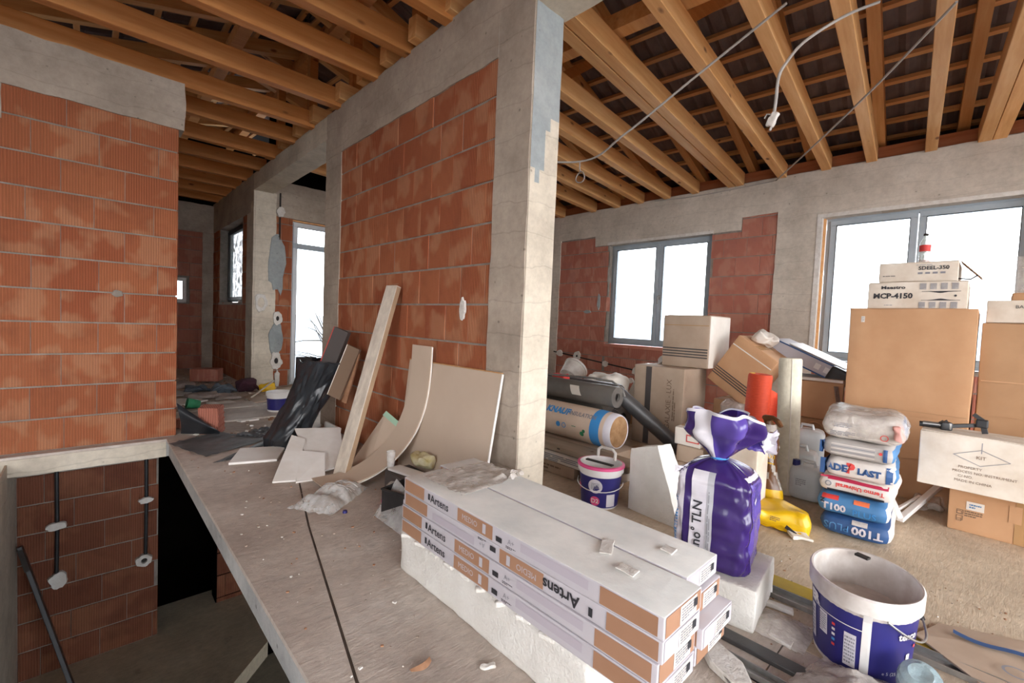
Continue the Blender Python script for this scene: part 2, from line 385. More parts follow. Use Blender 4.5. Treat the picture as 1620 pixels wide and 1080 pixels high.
def rect(parent, target, w_, h, c, n_, mat, up=(0, 0, 1), off=.0008, rot=0, name='print_panel', seg=6, reach=.25):
    sx_ = max(1, seg); vs = [(-w_/2+w_*i/sx_, -h/2+h*j/sx_) for j in range(sx_+1) for i in range(sx_+1)]
    fs = [(j*(sx_+1)+i, j*(sx_+1)+i+1, (j+1)*(sx_+1)+i+1, (j+1)*(sx_+1)+i) for j in range(sx_) for i in range(sx_)]
    return decal(name, parent, target, vs, fs, c, n_, mat, up, off, None, rot, reach)
def disc(parent, target, r, c, n_, mat, off=.001, name='print_panel', r0=0, up=(0, 0, 1), reach=.25):
    N = 24; vs = [(r*math.cos(2*PI*i/N), r*math.sin(2*PI*i/N)) for i in range(N)] + [(r0*math.cos(2*PI*i/N), r0*math.sin(2*PI*i/N)) for i in range(N)]
    fs = [(i, (i+1) % N, N+(i+1) % N, N+i) for i in range(N)] if r0 else [tuple(range(N))]
    if not r0: vs = vs[:N]
    return decal(name, parent, target, vs, fs, c, n_, mat, up, off, None, 0, reach)
def lines(parent, target, w_, h, rows, c, n_, mat, up=(0, 0, 1), off=.0012, rot=0, seed=1, name='small_print'):
    """unreadable small print: rows of short word bars"""
    rr = random.Random(seed); vs = []; fs = []; lh = h/rows
    for i in range(rows):
        x = -w_/2; y = h/2 - lh*(i+.5)
        while x < w_/2 - .002:
            l = min(w_/2-x, rr.uniform(.06, .22)*w_); k = len(vs); vs += [(x, y-lh*.27), (x+l, y-lh*.27), (x+l, y+lh*.27), (x, y+lh*.27)]; fs.append((k, k+1, k+2, k+3)); x += l + .02*w_+.001
            if i == rows-1 and x > 0: break
    return decal(name, parent, target, vs, fs, c, n_, mat, up, off, None, rot)

# ---------------------------------------------------------------- brickwork
BC = {}
def brick_mesh(l, h, mat):
    key = (round(l, 3), round(h, 3), mat.name)
    if key in BC: return BC[key]
    a, b_, c, e = l/2, .03, h/2, .003
    vs = [(x, b_, z) for x, z in ((-a, -c), (a, -c), (a, c), (-a, c))] + [(x, e, z) for x, z in ((-a, -c), (a, -c), (a, c), (-a, c))] + [(x*(a-e), 0, z*(c-e)) for x, z in ((-1, -1), (1, -1), (1, 1), (-1, 1))]
    fs = [(8, 9, 10, 11)] + [(i, (i+1) % 4, (i+1) % 4+4, i+4) for i in range(4)] + [(i+4, (i+1) % 4+4, (i+1) % 4+8, i+8) for i in range(4)]
    me = bpy.data.meshes.new('brick'); me.from_pydata(vs, [], fs); me.materials.append(mat); BC[key] = me; return me
def bricks(parent, face, plane, u0, u1, z0, z1, mat, holes=(), phase=0, L_=.375, H_=.25, jitter=.0025, gap=.012, vgap=.004, zbase=0):
    """face 'y': wall seen from -Y, u = X.  face 'x': wall seen from -X, u = Y."""
    rr = random.Random(int(plane*100)+int(u0*10)); k0 = int(math.floor((z0-zbase)/H_)); k = k0
    while zbase + k*H_ < z1-.02:
        a0 = max(z0, zbase+k*H_+gap/2); a1 = min(z1, zbase+(k+1)*H_-gap/2)
        ph = phase + (L_/2 if k % 2 else 0) + rr.uniform(-.02, .02); i = math.floor((u0-ph)/L_)
        while ph + i*L_ < u1:
            s0 = max(u0, ph+i*L_+vgap/2); s1 = min(u1, ph+(i+1)*L_-vgap/2); i += 1
            segs = [(s0, s1, a0, a1)]
            for (hu0, hu1, hz0, hz1) in holes:
                ns = []
                for (p, q, c, d) in segs:
                    if q <= hu0 or p >= hu1 or d <= hz0 or c >= hz1: ns.append((p, q, c, d)); continue
                    if p < hu0: ns.append((p, hu0, c, d))
                    if q > hu1: ns.append((hu1, q, c, d))
                    if c < hz0-.03: ns.append((max(p, hu0), min(q, hu1), c, hz0))
                    if d > hz1+.03: ns.append((max(p, hu0), min(q, hu1), hz1, d))
                segs = ns
            for (p, q, c, d) in segs:
                if q-p < .03 or d-c < .02: continue
                me = brick_mesh(q-p, d-c, mat); o = bpy.data.objects.new('brick', me); COL.objects.link(o)
                j = rr.uniform(-jitter, jitter)
                if face == 'y': loc = V(((p+q)/2, plane+j, (c+d)/2))
                else: loc = V((plane+j, (p+q)/2, (c+d)/2)); o.rotation_euler.z = -PI/2
                o.parent = parent; o.location = loc - WL[parent.name]; WL[o.name] = loc
        k += 1
def rough_slab(mb, face, plane, u0, u1, z0, z1, depth, amp=.012, seed=0, n_=None):
    """concrete member with slightly ragged edges and an uneven face; same axes as bricks()"""
    nu = max(2, int((u1-u0)/.07)); nz = max(2, int((z1-z0)/.07))
    def P(u, z, d):
        return (u, plane+d, z) if face == 'y' else (plane+d, u, z)
    def f(a, b_):
        u = u0+(u1-u0)*a; z = z0+(z1-z0)*b_; q = noise.noise_vector(V((u*6+seed, z*6, seed)))
        if a in (0, 1): u += q.x*amp
        if b_ in (0, 1): z += q.y*amp
        return P(u, z, q.z*.004)
    W = nu+1; fr_ = [f(i/nu, j/nz) for j in range(nz+1) for i in range(nu+1)]
    k = len(fr_); bk = [((p[0], plane+depth, p[2]) if face == 'y' else (plane+depth, p[1], p[2])) for p in fr_]
    fs = [(j*W+i, j*W+i+1, (j+1)*W+i+1, (j+1)*W+i) for j in range(nz) for i in range(nu)]
    fs2 = [tuple(k+x for x in q[::-1]) for q in fs]; ed = []
    for i in range(nu): ed += [(i+1, i), (nz*W+i, nz*W+i+1)]
    for j in range(nz): ed += [(j*W+nu, (j+1)*W+nu)[::-1], ((j+1)*W, j*W)[::-1]]
    fs3 = [(a, b_, b_+k, a+k) for a, b_ in ed]
    if face == 'x': fs = [q[::-1] for q in fs]; fs2 = [q[::-1] for q in fs2]; fs3 = [q[::-1] for q in fs3]
    mb.add(fr_+bk, fs+fs2+fs3); return mb
def conc(name, parent, face, plane, u0, u1, z0, z1, depth, mat=None, seed=0, amp=.012, **k):
    return mk(name, rough_slab(MB(), face, plane, u0, u1, z0, z1, depth, amp, seed), mat or M_conc, parent, **k)

CX = 1.775      # face of the middle wall
T = 3.13        # top of the concrete ring
# ================================================================ SETTING
# floor: slab with loose top sheets, cut by one open joint; stairwell left open
fl = MB(); fl.box((.52, -4.6, -.15), (6.6, 7.8, -.02)); fl.box((-.6, 4.86, -.15), (.52, 10.6, -.02)); fl.box((.52, 7.8, -.15), (2.1, 10.6, -.02)); fl.box((-3.2, -4.6, -.15), (.52, .45, -.02)); fl.box((-3.2, 4.86, -.15), (-.6, 5.2, -.02)); fl.box((-3.2, .45, -.15), (-.6, 4.86, -.02))
floor = mk('floor', fl, M_slab, kind='structure')
def sheet(pts, mat, z0=-.02, z1=0): return mk('floor_sheet', MB().prism([(x, y, z0) for x, y in pts], (0, 0, z1-z0)), mat, floor)
jn = [(.30, 0.0), (.615, 1.28), (.875, 2.465), (1.055, 3.172), (1.20, 3.9)]
sheet([(.505, .45), (.554, .45)] + [(x-.006, y) for x, y in jn[1:]] + [(1.2, 4.6), (.505, 4.6)][:2], M_floor)
sheet([(.566, .45), (1.9, .45), (1.9, 4.6), (1.21, 4.6)] + [(x+.006, y) for x, y in jn[:0:-1]], M_floor)
sheet([(1.905, -4.6), (6.6, -4.6), (6.6, 7.8), (2.05, 7.8), (2.05, 4.7), (1.905, 4.6)], M_floor2)
sheet([(-3.2, -4.6), (1.9, -4.6), (1.9, .445), (-3.2, .445)], M_floor)
sheet([(.505, 4.605), (2.04, 4.605), (2.04, 10.6), (-.6, 10.6), (-.6, 4.86), (.505, 4.86)], M_floor)
mk('joint_filler', MB().prism([(x+d, y, -.02) for d, l in ((-.008, jn), (.008, jn[::-1])) for x, y in ([(.56, .45)]+l[1:] if l[0][1] == 0 else l[:-1]+[(.56, .45)])], (0, 0, .013)), M_dark2, floor)
# left brick partition, seen face on
wl = mk('wall_left', MB().box((-3.2, 4.956, 0), (.57, 5.15, 2.72)), M_mortar, kind='structure')
bricks(wl, 'y', 4.95, -1.2, .58, 0.0, 2.72, M_brick, phase=.24)
conc('concrete_beam', wl, 'y', 4.935, -3.2, .62, 2.70, T-.03, .22, seed=3)
conc('concrete_column', wl, 'y', 4.944, -.8, -.45, 2.45, 2.72, .2, seed=8)
conc('slab_edge', wl, 'y', 4.85, -3.2, .50, -.15, -.02, .1, M_concl, seed=5, amp=.004)
# middle wall: brick panel framed by concrete, then the wide opening under a lintel
wc = mk('wall_center', MB().box((1.788, 2.06, 0), (1.98, 4.38, 2.74)).box((1.79, 7.85, 0), (2.0, 8.2, 2.74)).box((1.79, 9.85, 0), (2.0, 10.4, 2.74)).box((1.79, 8.15, 0), (2.0, 9.9, 1.28)), M_mortar, kind='structure')
bricks(wc, 'x', CX+.008, 2.09, 4.375, 0.0, 2.735, M_brick, phase=.04, L_=.25, jitter=.004)
conc('concrete_column', wc, 'x', CX, 1.79, 2.10, 0, T+.05, .0, seed=11)
def column_solid():
    mb = MB(); rough_slab(mb, 'x', CX, 1.80, 2.095, 0, T+.05, .235, .008, 11); return mb
bpy.data.objects.remove(bpy.data.objects['concrete_column.001'])
mk('concrete_column', column_solid(), M_conc, wc, label='column dividing the two rooms')
mk('lit_side_skin', MB().grid(lambda a, b_: (1.782+.222*a, 1.792+.003*noise.noise(V((a*4, b_*12, 1))), .02+(T-.06)*b_), 6, 40, lambda u, v: 1 if (v > .74+.05*noise.noise(V((u*5, 3, 0))) - (.10*(u < .45))) else 0, .012), [M_concl, M_plasterpatch], wc, label='pale column face lightened as the lit side')  # paler skin added; the column's lit side is in its colour
conc('concrete_column', wc, 'x', CX, 4.36, 4.74, 0, 2.95, .24, seed=14)
conc('concrete_beam', wc, 'x', CX-.004, 2.09, 4.74, 2.715, T+.03, .25, seed=17)
conc('lintel', wc, 'x', CX-.002, 4.72, 7.56, 2.92, T+.03, .26, M_concl, seed=21, amp=.005)  # paler concrete; daylight on the underside is put into the colour
conc('concrete_column', wc, 'x', CX, 7.5, 7.88, 0, 2.93, .26, M_concl, seed=23)
conc('concrete_beam', wc, 'x', CX-.002, 7.5, 10.45, 2.62, T+.03, .26, seed=27)
conc('concrete_beam', wc, 'x', CX-.006, -4.5, 1.81, 2.91, T+.03, .26, M_concl, seed=31, amp=.006)
bricks(wc, 'x', CX+.006, 7.88, 8.12, 0, 2.62, M_brick, phase=0, L_=.25)
bricks(wc, 'x', CX+.006, 9.86, 10.4, 0, 2.62, M_brick, phase=0, L_=.25)
bricks(wc, 'x', CX+.006, 8.12, 9.86, 0, 1.28, M_brick, phase=0, L_=.125)
# far wall of the corridor and wall with the tall window
wf = mk('wall_far', MB().box((-.6, 10.42, 0), (.92, 10.6, T)).box((.92, 10.42, 1.72), (1.37, 10.6, T)).box((.92, 10.42, 0), (1.37, 10.6, 1.25)).box((1.36, 10.42, 0), (1.9, 10.6, T)), M_mortar, kind='structure')
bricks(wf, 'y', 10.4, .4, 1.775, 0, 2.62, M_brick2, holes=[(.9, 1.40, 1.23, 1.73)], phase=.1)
conc('concrete_beam', wf, 'y', 10.39, -.6, 1.775, 2.6, T, .2, seed=33)
conc('concrete_column', wf, 'y', 10.385, 1.60, 1.775, 0, 2.6, .2, seed=35)
wb = mk('wall_back', MB().box((2.0, 7.52, 0), (2.32, 7.78, 2.72)).box((4.6, 7.52, 0), (6.5, 7.78, 2.72)), M_mortar, kind='structure')
bricks(wb, 'y', 7.51, 2.07, 2.32, 0, 2.72, M_brick, phase=.02, L_=.25)
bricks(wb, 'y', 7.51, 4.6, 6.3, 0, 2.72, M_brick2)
conc('concrete_beam', wb, 'y', 7.50, 2.0, 6.3, 2.60, T, .28, seed=37)
conc('concrete_column', wb, 'y', 7.49, 1.80, 2.08, 0, 2.93, .28, M_concl, seed=39)
# patches of grey render and plaster dabs round the electric boxes on that wall
def blob(name, parent, c, ru, rz, face, mat, d=.012, seed=1, hole=0):
    mb = MB(); N = 22; vs = []; ax = (lambda u, z, q: (c[0]+u, c[1]-q, c[2]+z)) if face == 'y' else (lambda u, z, q: (c[0]-q, c[1]+u, c[2]+z))
    for k, (s_, q) in enumerate(((1, 0), (.93, d), (max(hole, .02), d))):
        for i in range(N):
            a = 2*PI*i/N; w_ = 1 + (.28*noise.noise(V((math.cos(a)*1.7+seed*5, math.sin(a)*1.7, k*.1)))+.1*noise.noise(V((math.cos(a)*5+seed, math.sin(a)*5, 0))) if k < 2 else 0)
            vs.append(ax(ru*s_*w_*math.cos(a), rz*s_*w_*math.sin(a), q))
    if hole: vs += [ax(ru*hole*math.cos(2*PI*i/N), rz*hole*math.sin(2*PI*i/N), .001) for i in range(N)]
    fs = []
    for k in range(3 if hole else 2): fs += [(k*N+i, k*N+(i+1) % N, (k+1)*N+(i+1) % N, (k+1)*N+i) for i in range(N)]
    mb.add(vs, fs); o = mk(name, mb, mat, parent)
    if hole:
        hb = MB(); hb.add([ax(ru*hole*math.cos(2*PI*i/N), rz*hole*math.sin(2*PI*i/N), .002) for i in range(N)], [tuple(range(N))]); mk('dark_hole', hb, M_concl if name == 'plaster_ring' else M_hole, o)
    return o
blob('render_patch', wb, (2.10, 7.49, 1.90), .12, .46, 'y', M_plasterpatch, .008, 2)
blob('render_patch', wb, (2.10, 7.49, .72), .10, .27, 'y', M_plasterpatch, .008, 3)
blob('plaster_ring', wb, (1.89, 7.49, 1.28), .085, .14, 'y', M_plast, .012, 4, .55)
blob('plaster_dab', wb, (2.12, 7.49, 1.05), .07, .11, 'y', M_plast, .02, 5, .34)
blob('plaster_dab', wb, (2.11, 7.49, .40), .085, .13, 'y', M_plast, .02, 6, .34)
blob('plaster_dab', wb, (2.13, 7.49, .12), .04, .14, 'y', M_plast, .015, 7)
mk('cable_chase', MB().box((2.12, 7.482, 2.25), (2.14, 7.495, 2.95)), M_hole, wb)
blob('plaster_dab', wb, (2.135, 7.48, 2.67), .06, .08, 'y', M_plast, .02, 8)
blob('plaster_dab', wc, (CX+.004, 2.35, 1.22), .03, .07, 'x', M_plast, .014, 9)
blob('plaster_dab', wl, (.18, 4.948, 1.245), .035, .03, 'y', M_mortar, .01, 10)
# right wall with two windows
W1 = (2.70, 4.40, .86, 2.50); W2 = (-.26, 1.44, .86, 2.54)
WX = 6.30
mb = MB()
for (y0, y1, z0, z1) in ((-4.6, W2[0], 0, T-.02), (W2[1], W1[0], 0, T-.02), (W1[1], 7.78, 0, T-.02), (W2[0], W2[1], 0, W2[2]-.02), (W1[0], W1[1], 0, W1[2]-.02), (W2[0], W2[1], W2[3]+.02, T-.02), (W1[0], W1[1], W1[3]+.02, T-.02)):
    mb.box((WX+.006, y0, z0), (WX+.30, y1, z1))
wr = mk('wall_right', mb, M_mortar, kind='structure')
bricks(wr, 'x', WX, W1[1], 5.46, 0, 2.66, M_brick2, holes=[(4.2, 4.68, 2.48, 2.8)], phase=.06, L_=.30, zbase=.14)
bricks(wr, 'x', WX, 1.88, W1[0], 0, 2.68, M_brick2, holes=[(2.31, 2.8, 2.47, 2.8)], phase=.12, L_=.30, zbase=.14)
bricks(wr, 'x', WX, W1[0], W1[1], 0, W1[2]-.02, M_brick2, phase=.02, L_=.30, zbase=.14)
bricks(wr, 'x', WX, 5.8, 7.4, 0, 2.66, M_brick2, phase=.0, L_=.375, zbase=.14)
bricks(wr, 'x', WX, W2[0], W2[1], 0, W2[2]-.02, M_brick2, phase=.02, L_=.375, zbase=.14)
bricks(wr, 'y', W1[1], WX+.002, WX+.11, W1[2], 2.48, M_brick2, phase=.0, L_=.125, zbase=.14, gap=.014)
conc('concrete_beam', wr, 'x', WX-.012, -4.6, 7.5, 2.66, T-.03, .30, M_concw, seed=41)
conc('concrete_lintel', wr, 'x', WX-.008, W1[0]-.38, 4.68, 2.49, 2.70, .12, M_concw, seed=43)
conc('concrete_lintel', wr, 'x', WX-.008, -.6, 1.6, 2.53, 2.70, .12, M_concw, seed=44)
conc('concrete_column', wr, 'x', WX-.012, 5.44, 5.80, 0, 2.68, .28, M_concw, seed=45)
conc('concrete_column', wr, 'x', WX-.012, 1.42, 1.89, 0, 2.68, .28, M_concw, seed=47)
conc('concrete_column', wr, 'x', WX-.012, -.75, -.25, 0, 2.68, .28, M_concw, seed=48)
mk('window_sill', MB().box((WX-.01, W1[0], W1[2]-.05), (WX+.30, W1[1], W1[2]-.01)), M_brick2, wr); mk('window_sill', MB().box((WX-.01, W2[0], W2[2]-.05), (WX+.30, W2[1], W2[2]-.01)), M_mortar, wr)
for (y0, y1, z0, z1) in (W1, W2):   # mortar line along the head and the left jamb
    mk('head_trim', MB().box((WX-.02, y0-.02, z1-.012), (WX+.12, y1+.02, z1+.03)), M_plast, wr)
mk('jamb_trim', MB().box((WX-.018, W2[1]-.03, W2[2]), (WX+.05, W2[1]+.02, W2[3])), M_plast, wr)
mk('jamb_board', MB().box((WX+.05, W2[1]-.045, W2[2]), (WX+.12, W2[1]-.002, W2[3])), M_woody, wr)
for i, (y, z, r) in enumerate(((5.35, .62, .07), (4.95, .60, .085), (4.35, .52, .06), (3.75, .46, .085), (3.85, .30, .05), (4.72, .20, .05))):
    blob('plaster_dab', wr, (WX-.004, y, z), r, r*.9, 'x', M_plast, .02, 20+i, .3 if i == 1 else 0)
mk('cable_chase', MB().bar((WX-.006, 5.5, .64), (WX-.006, 3.5, .44), .02, .02), M_hole, wr)
blob('render_patch', wr, (WX+.002, 4.55, 1.55), .03, .14, 'x', M_plasterpatch, .01, 31)
blob('render_patch', wr, (WX+.002, 4.78, 1.38), .08, .03, 'x', M_plasterpatch, .01, 32)
# windows
def window(name, face, plane, u0, u1, z0, z1, mull, matf, handle=None, t=.06, d=.07, pane=None):
    P = (lambda a, q, z: (plane+q, a, z)) if face == 'x' else (lambda a, q, z: (a, plane+q, z))
    def bx(mb, a0, a1, q0, q1, c0, c1):
        p, q = P(a0, q0, c0), P(a1, q1, c1); return mb.box(tuple(map(min, p, q)), tuple(map(max, p, q)))
    def ring(mb, a0, a1, c0, c1, t_, q0, q1):
        bx(mb, a0, a1, q0, q1, c0, c0+t_); bx(mb, a0, a1, q0, q1, c1-t_, c1); bx(mb, a0, a0+t_, q0, q1, c0+t_, c1-t_); bx(mb, a1-t_, a1, q0, q1, c0+t_, c1-t_); return mb
    f = mk(name, ring(MB(), u0, u1, z0, z1, t*.75, 0, d), matf, kind='structure', bevel=.004)
    cuts = [u0+t*.6] + ([mull] if mull else []) + [u1-t*.6]
    for a, b_ in zip(cuts[:-1], cuts[1:]):
        s_ = mk('sash', ring(MB(), a+.004, b_-.004, z0+t*.6, z1-t*.6, t, -.018, d-.02), matf, f, bevel=.004)
        mk('gasket', ring(MB(), a+.003+t, b_-.003-t, z0+t*1.58, z1-t*1.58, .006, -.02, -.012), M_hole, s_)
        mk('pane', bx(MB(), a+t, b_-t, .01, .016, z0+t*1.6, z1-t*1.6), pane or M_glass, s_)
    if handle:
        a, z = handle; h_ = MB(); bx(h_, a-.014, a+.014, -.03, -.018, z-.035, z+.035); bx(h_, a-.009, a+.009, -.065, -.03, z+.005, z+.022); bx(h_, a-.009, a+.009, -.075, -.06, z-.10, z+.022); mk('handle', h_, M_steel, f, bevel=.003)
    return f
window('window_1', 'x', WX+.12, W1[0], W1[1], W1[2], W1[3], 3.53, M_pvcshade, (3.50, 1.62))
window('window_2', 'x', WX+.12, W2[0], W2[1]-.05, W2[2], W2[3], .57, M_pvcshade, (.54, 1.62))
w3 = window('window_3', 'y', 7.62, 2.32, 4.6, .0, 2.60, 3.4, M_pvc)  # hidden right part widened to bring more daylight under the lintel
mk('transom', MB().box((2.36, 7.60, 2.17), (4.56, 7.68, 2.25)), M_pvcshade, w3)
mk('head_board', MB().box((2.30, 7.56, 2.58), (4.6, 7.62, 2.64)), M_woody, w3)
mk('head_foam', MB().box((2.30, 7.555, 2.64), (4.6, 7.62, 2.68)), M_plast, w3)
window('window_4', 'x', 1.93, 8.15, 9.88, 1.30, 2.62, None, M_blacks, (8.35, 1.95), t=.05, pane=M_frost)
window('window_5', 'y', 10.44, .92, 1.37, 1.25, 1.72, None, M_whitedirty, t=.04)
mk('window_sill', MB().box((1.78, 8.12, 1.24), (2.0, 9.9, 1.28)), M_conc, wc)
mk('foam_lump', MB().rbox((1.93, 8.9, 1.30), (.03, .09, .025), amp=.01, r=.012, fr=20), M_plast, wc, smooth=True)

# walls behind the camera, unseen; unglazed openings made wide to brighten the rooms
bk = MB(); bk.box((-3.2, -4.75, 0), (6.6, -4.6, .15)); bk.box((-3.2, -4.75, 2.95), (6.6, -4.6, T))
for x in (-3.2, 1.7, 6.3): bk.box((x, -4.75, .15), (x+.3, -4.6, 2.95))
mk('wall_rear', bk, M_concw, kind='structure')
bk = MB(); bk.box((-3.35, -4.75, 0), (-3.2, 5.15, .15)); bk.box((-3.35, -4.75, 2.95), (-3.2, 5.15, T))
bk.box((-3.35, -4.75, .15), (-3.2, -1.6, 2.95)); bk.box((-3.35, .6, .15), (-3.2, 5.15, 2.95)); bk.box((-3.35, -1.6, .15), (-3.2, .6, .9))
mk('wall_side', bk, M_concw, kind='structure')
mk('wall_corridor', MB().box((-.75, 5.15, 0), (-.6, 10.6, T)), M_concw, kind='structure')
# cellar under the stairwell
ws = mk('wall_cellar', MB().box((-.6, 5.40, -2.1), (.5, 5.6, -.15)).box((-.60, .3, -2.9), (-.435, 5.4, -.15)), M_mortar, kind='structure')
mk('plaster_face', MB().box((-.436, .45, -2.9), (-.425, 5.39, -.05)), M_concl, ws)
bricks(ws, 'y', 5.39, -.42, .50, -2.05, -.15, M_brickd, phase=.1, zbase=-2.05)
for x, z0, z1 in ((-.19, -1.2, -.2), (.405, -1.22, -.2)):
    mk('cable_conduit', MB().tube([(x, 5.375, z0), (x+.004, 5.375, (z0+z1)/2), (x, 5.375, z1)], .015), M_blacks, ws, smooth=True)
blob('plaster_dab', ws, (-.19, 5.375, -.76), .07, .035, 'y', M_plast, .03, 41); blob('plaster_dab', ws, (-.18, 5.385, -1.24), .06, .07, 'y', M_plast, .03, 42)
blob('plaster_dab', ws, (.405, 5.375, -.68), .06, .03, 'y', M_plast, .03, 43); blob('plaster_dab', ws, (.395, 5.385, -1.26), .06, .06, 'y', M_plast, .03, 44, .4)
fc = MB(); fc.prism([(-.6, 3.4, -2.2), (.7, 4.05, -2.2), (1.28, 4.62, -2.2), (1.28, 5.9, -2.2), (-.6, 5.9, -2.2)], (0, 0, .15)); fc.box((-.6, .3, -3.1), (3.0, 7.5, -2.9))
mk('floor_cellar', fc, M_cellar, kind='structure')
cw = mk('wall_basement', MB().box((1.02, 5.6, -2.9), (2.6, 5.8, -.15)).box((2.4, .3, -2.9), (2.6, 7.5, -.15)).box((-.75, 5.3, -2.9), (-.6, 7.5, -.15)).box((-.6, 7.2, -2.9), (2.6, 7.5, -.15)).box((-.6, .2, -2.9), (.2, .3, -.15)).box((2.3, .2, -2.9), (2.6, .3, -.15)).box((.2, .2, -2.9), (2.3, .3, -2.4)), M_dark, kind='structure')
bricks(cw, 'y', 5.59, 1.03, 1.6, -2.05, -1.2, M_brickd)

# ceiling: joists, rafters, battens and the underside of the tiles
ce = root('ceiling', (0, 0, 0), kind='structure')
def beam_mesh(l, w_, h): 
    mb = MB().box((-l/2, -w_/2, 0), (l/2, w_/2, h)); me = bpy.data.meshes.new('beam'); me.from_pydata(mb.v, [], mb.f); return me
def put(name, me, mat, loc, rot=(0, 0, 0)):
    if not me.materials: me.materials.append(mat)
    o = bpy.data.objects.new(name, me); COL.objects.link(o); o.parent = ce; o.location = loc; o.rotation_euler = rot; WL[o.name] = V(loc); return o
def turn(o):   # the roof over the right room stands slightly askew to the walls
    x, y = o.location.x-6.25, o.location.y-1.5; c_, s_ = math.cos(YA), math.sin(YA)
    o.location.x = 6.25+x*c_-y*s_; o.location.y = 1.5+x*s_+y*c_
    o.rotation_mode = 'XYZ'; o.rotation_euler.z += YA; return o
def tri(o): b_ = o.modifiers.new('b', 'BEVEL'); b_.width = .004; b_.segments = 1
JZ = 3.10
jl = beam_mesh(4.95, .09, .17); jr = beam_mesh(4.62, .095, .165); YA = math.radians(5)
for y in (-3.4, -2.7, -2.0, -1.3, -.6, .1, .8, 1.45, 2.0, 2.62, 3.16, 3.68, 4.44, 5.14, 5.76, 6.52, 7.24, 7.95, 8.65, 9.35, 10.0):
    tri(put('joist', jl, M_woodx2, (-.62, y, JZ+.04)))
for y in (-3.3, -2.6, -1.9, -1.35, -.9, -.45, .02, .12, .50, .98, 1.40, 1.86, 2.36, 2.465, 2.96, 3.39, 3.83, 4.26, 4.73, 5.42, 5.95, 6.5, 7.05):
    tri(put('joist', jr, M_woodx, (6.2-2.2*math.cos(YA), y+(.0 if y > .1 else 0)-2.2*math.sin(YA), JZ+.025), (0, math.radians(1.1), YA)))
S = .25; sl = math.atan(S); RX = 2.0
def zr(x): return 3.32 + S*(6.2-x) if x >= RX else 3.32 + S*(6.2-RX) - S*(RX-x)
rl = beam_mesh(5.1/math.cos(sl), .09, .14)
ys = [2.24+.655*i for i in range(-9, 13)]
for y in ys:
    if y < 7.5: turn(put('rafter', rl, M_woodx, (4.5, y, zr(4.5)), (0, sl, 0)))
for i in range(-10, 14):
    y = 2.0+.6*i
    if y < 10.3: put('rafter', rl, M_woodx2, (-.5, y, zr(-.5)), (0, -sl, 0))
bt = beam_mesh(15.2, .045, .04)
bt.transform(Matrix.Rotation(PI/2, 4, 'Z'))
RT = .14/math.cos(sl)
for i in range(17): turn(put('roof_batten', bt, M_woody, (2.25+.305*i, 2.9, zr(2.25+.305*i)+RT), (0, sl, 0)))
for i in range(16): put('roof_batten', bt, M_woody, (1.75-.305*i, 2.9, zr(1.75-.305*i)+RT), (0, -sl, 0))
put('wall_plate', (lambda m_: (m_.transform(Matrix.Rotation(PI/2, 4, 'Z')), m_)[1])(beam_mesh(12, .10, .15)), M_plate, (6.40, 1.5, JZ-.005))
turn(put('purlin', (lambda m_: (m_.transform(Matrix.Rotation(PI/2, 4, 'Z')), m_)[1])(beam_mesh(11.5, .12, .12)), M_woodx, (2.95, 1.7, JZ+.24)))
put('purlin', (lambda m_: (m_.transform(Matrix.Rotation(PI/2, 4, 'Z')), m_)[1])(beam_mesh(14.8, .12, .12)), M_woodx2, (1.2, 2.9, zr(1.2)-.10))
put('ridge_beam', (lambda m_: (m_.transform(Matrix.Rotation(PI/2, 4, 'Z')), m_)[1])(beam_mesh(14.8, .12, .16)), M_woodx2, (2.0, 2.9, zr(2.0)-.13))
for y in (2.24-.655, 2.24+.655, 2.24+.655*3, 2.24+.655*5):    # struts from joist to rafter
    mk('strut', MB().bar((3.0, y+.08, 3.28), (3.9, y+.08, zr(3.9)+.05), .05, .09), M_woodx2, ce)
for y in (2.0, 3.2, 4.4, 5.6, 6.8):
    mk('strut', MB().bar((1.95, y+.1, 3.30), (1.95, y+.1, zr(1.95)), .09, .09, (1, 0, 0)), M_woodx2, ce)
def tile_mesh():
    N = 12; vs = []; fs = []
    pr = [(i/N*.31-.155, .018*math.sin(2*PI*(i/N)*2)) for i in range(N+1)]
    for x, dz in ((-.18, 0), (.18, -.0)):
        vs += [(x, y, z + dz) for y, z in pr]
    vs += [(.18, y, z+.022) for y, z in pr]
    fs = [(i, i+1, N+2+i, N+1+i) for i in range(N)] + [(N+1+i, N+2+i, 2*N+3+i, 2*N+2+i) for i in range(N)]
    me = bpy.data.meshes.new('roof_tile'); me.from_pydata(vs, [], fs); me.materials.append(M_tile); return me
tm = tile_mesh(); TX = [2.40+.305*i for i in range(16)]; nt_ = 0; rest = MB()
for i, x in enumerate(TX):
    for j in range(-16, 26):
        y = 2.9 + .305*(j-4)
        near = x > 2.9 and -.9 < y < 4.9
        if near and nt_ < 298:
            turn(put('roof_tile', tm, M_tile, (x, y, zr(x)+RT+.075), (0, sl+.05, 0))); nt_ += 1
        elif -4.7 < y < 10.6:
            Mx = Matrix.Translation((6.25, 1.5, 0)) @ Matrix.Rotation(YA, 4, 'Z') @ Matrix.Translation((x-6.25, y-1.5, zr(x)+RT+.075)) @ Matrix.Rotation(sl+.05, 4, 'Y'); rest.add([Mx @ v.co for v in tm.vertices], [tuple(p.vertices) for p in tm.polygons])
for i in range(16):
    x = 1.68-.305*i
    for j in range(-22, 26):
        y = 2.9 + .305*(j-1)
        if -4.7 < y < 10.6:
            Mx = Matrix.Translation((x, y, zr(x)+RT+.075)) @ Matrix.Rotation(-sl-.05, 4, 'Y') @ Matrix.Scale(-1, 4, (1, 0, 0)); rest.add([Mx @ v.co for v in tm.vertices], [tuple(p.vertices) for p in tm.polygons])
mk('roof_tiling', rest, M_tile, ce, kind='stuff')
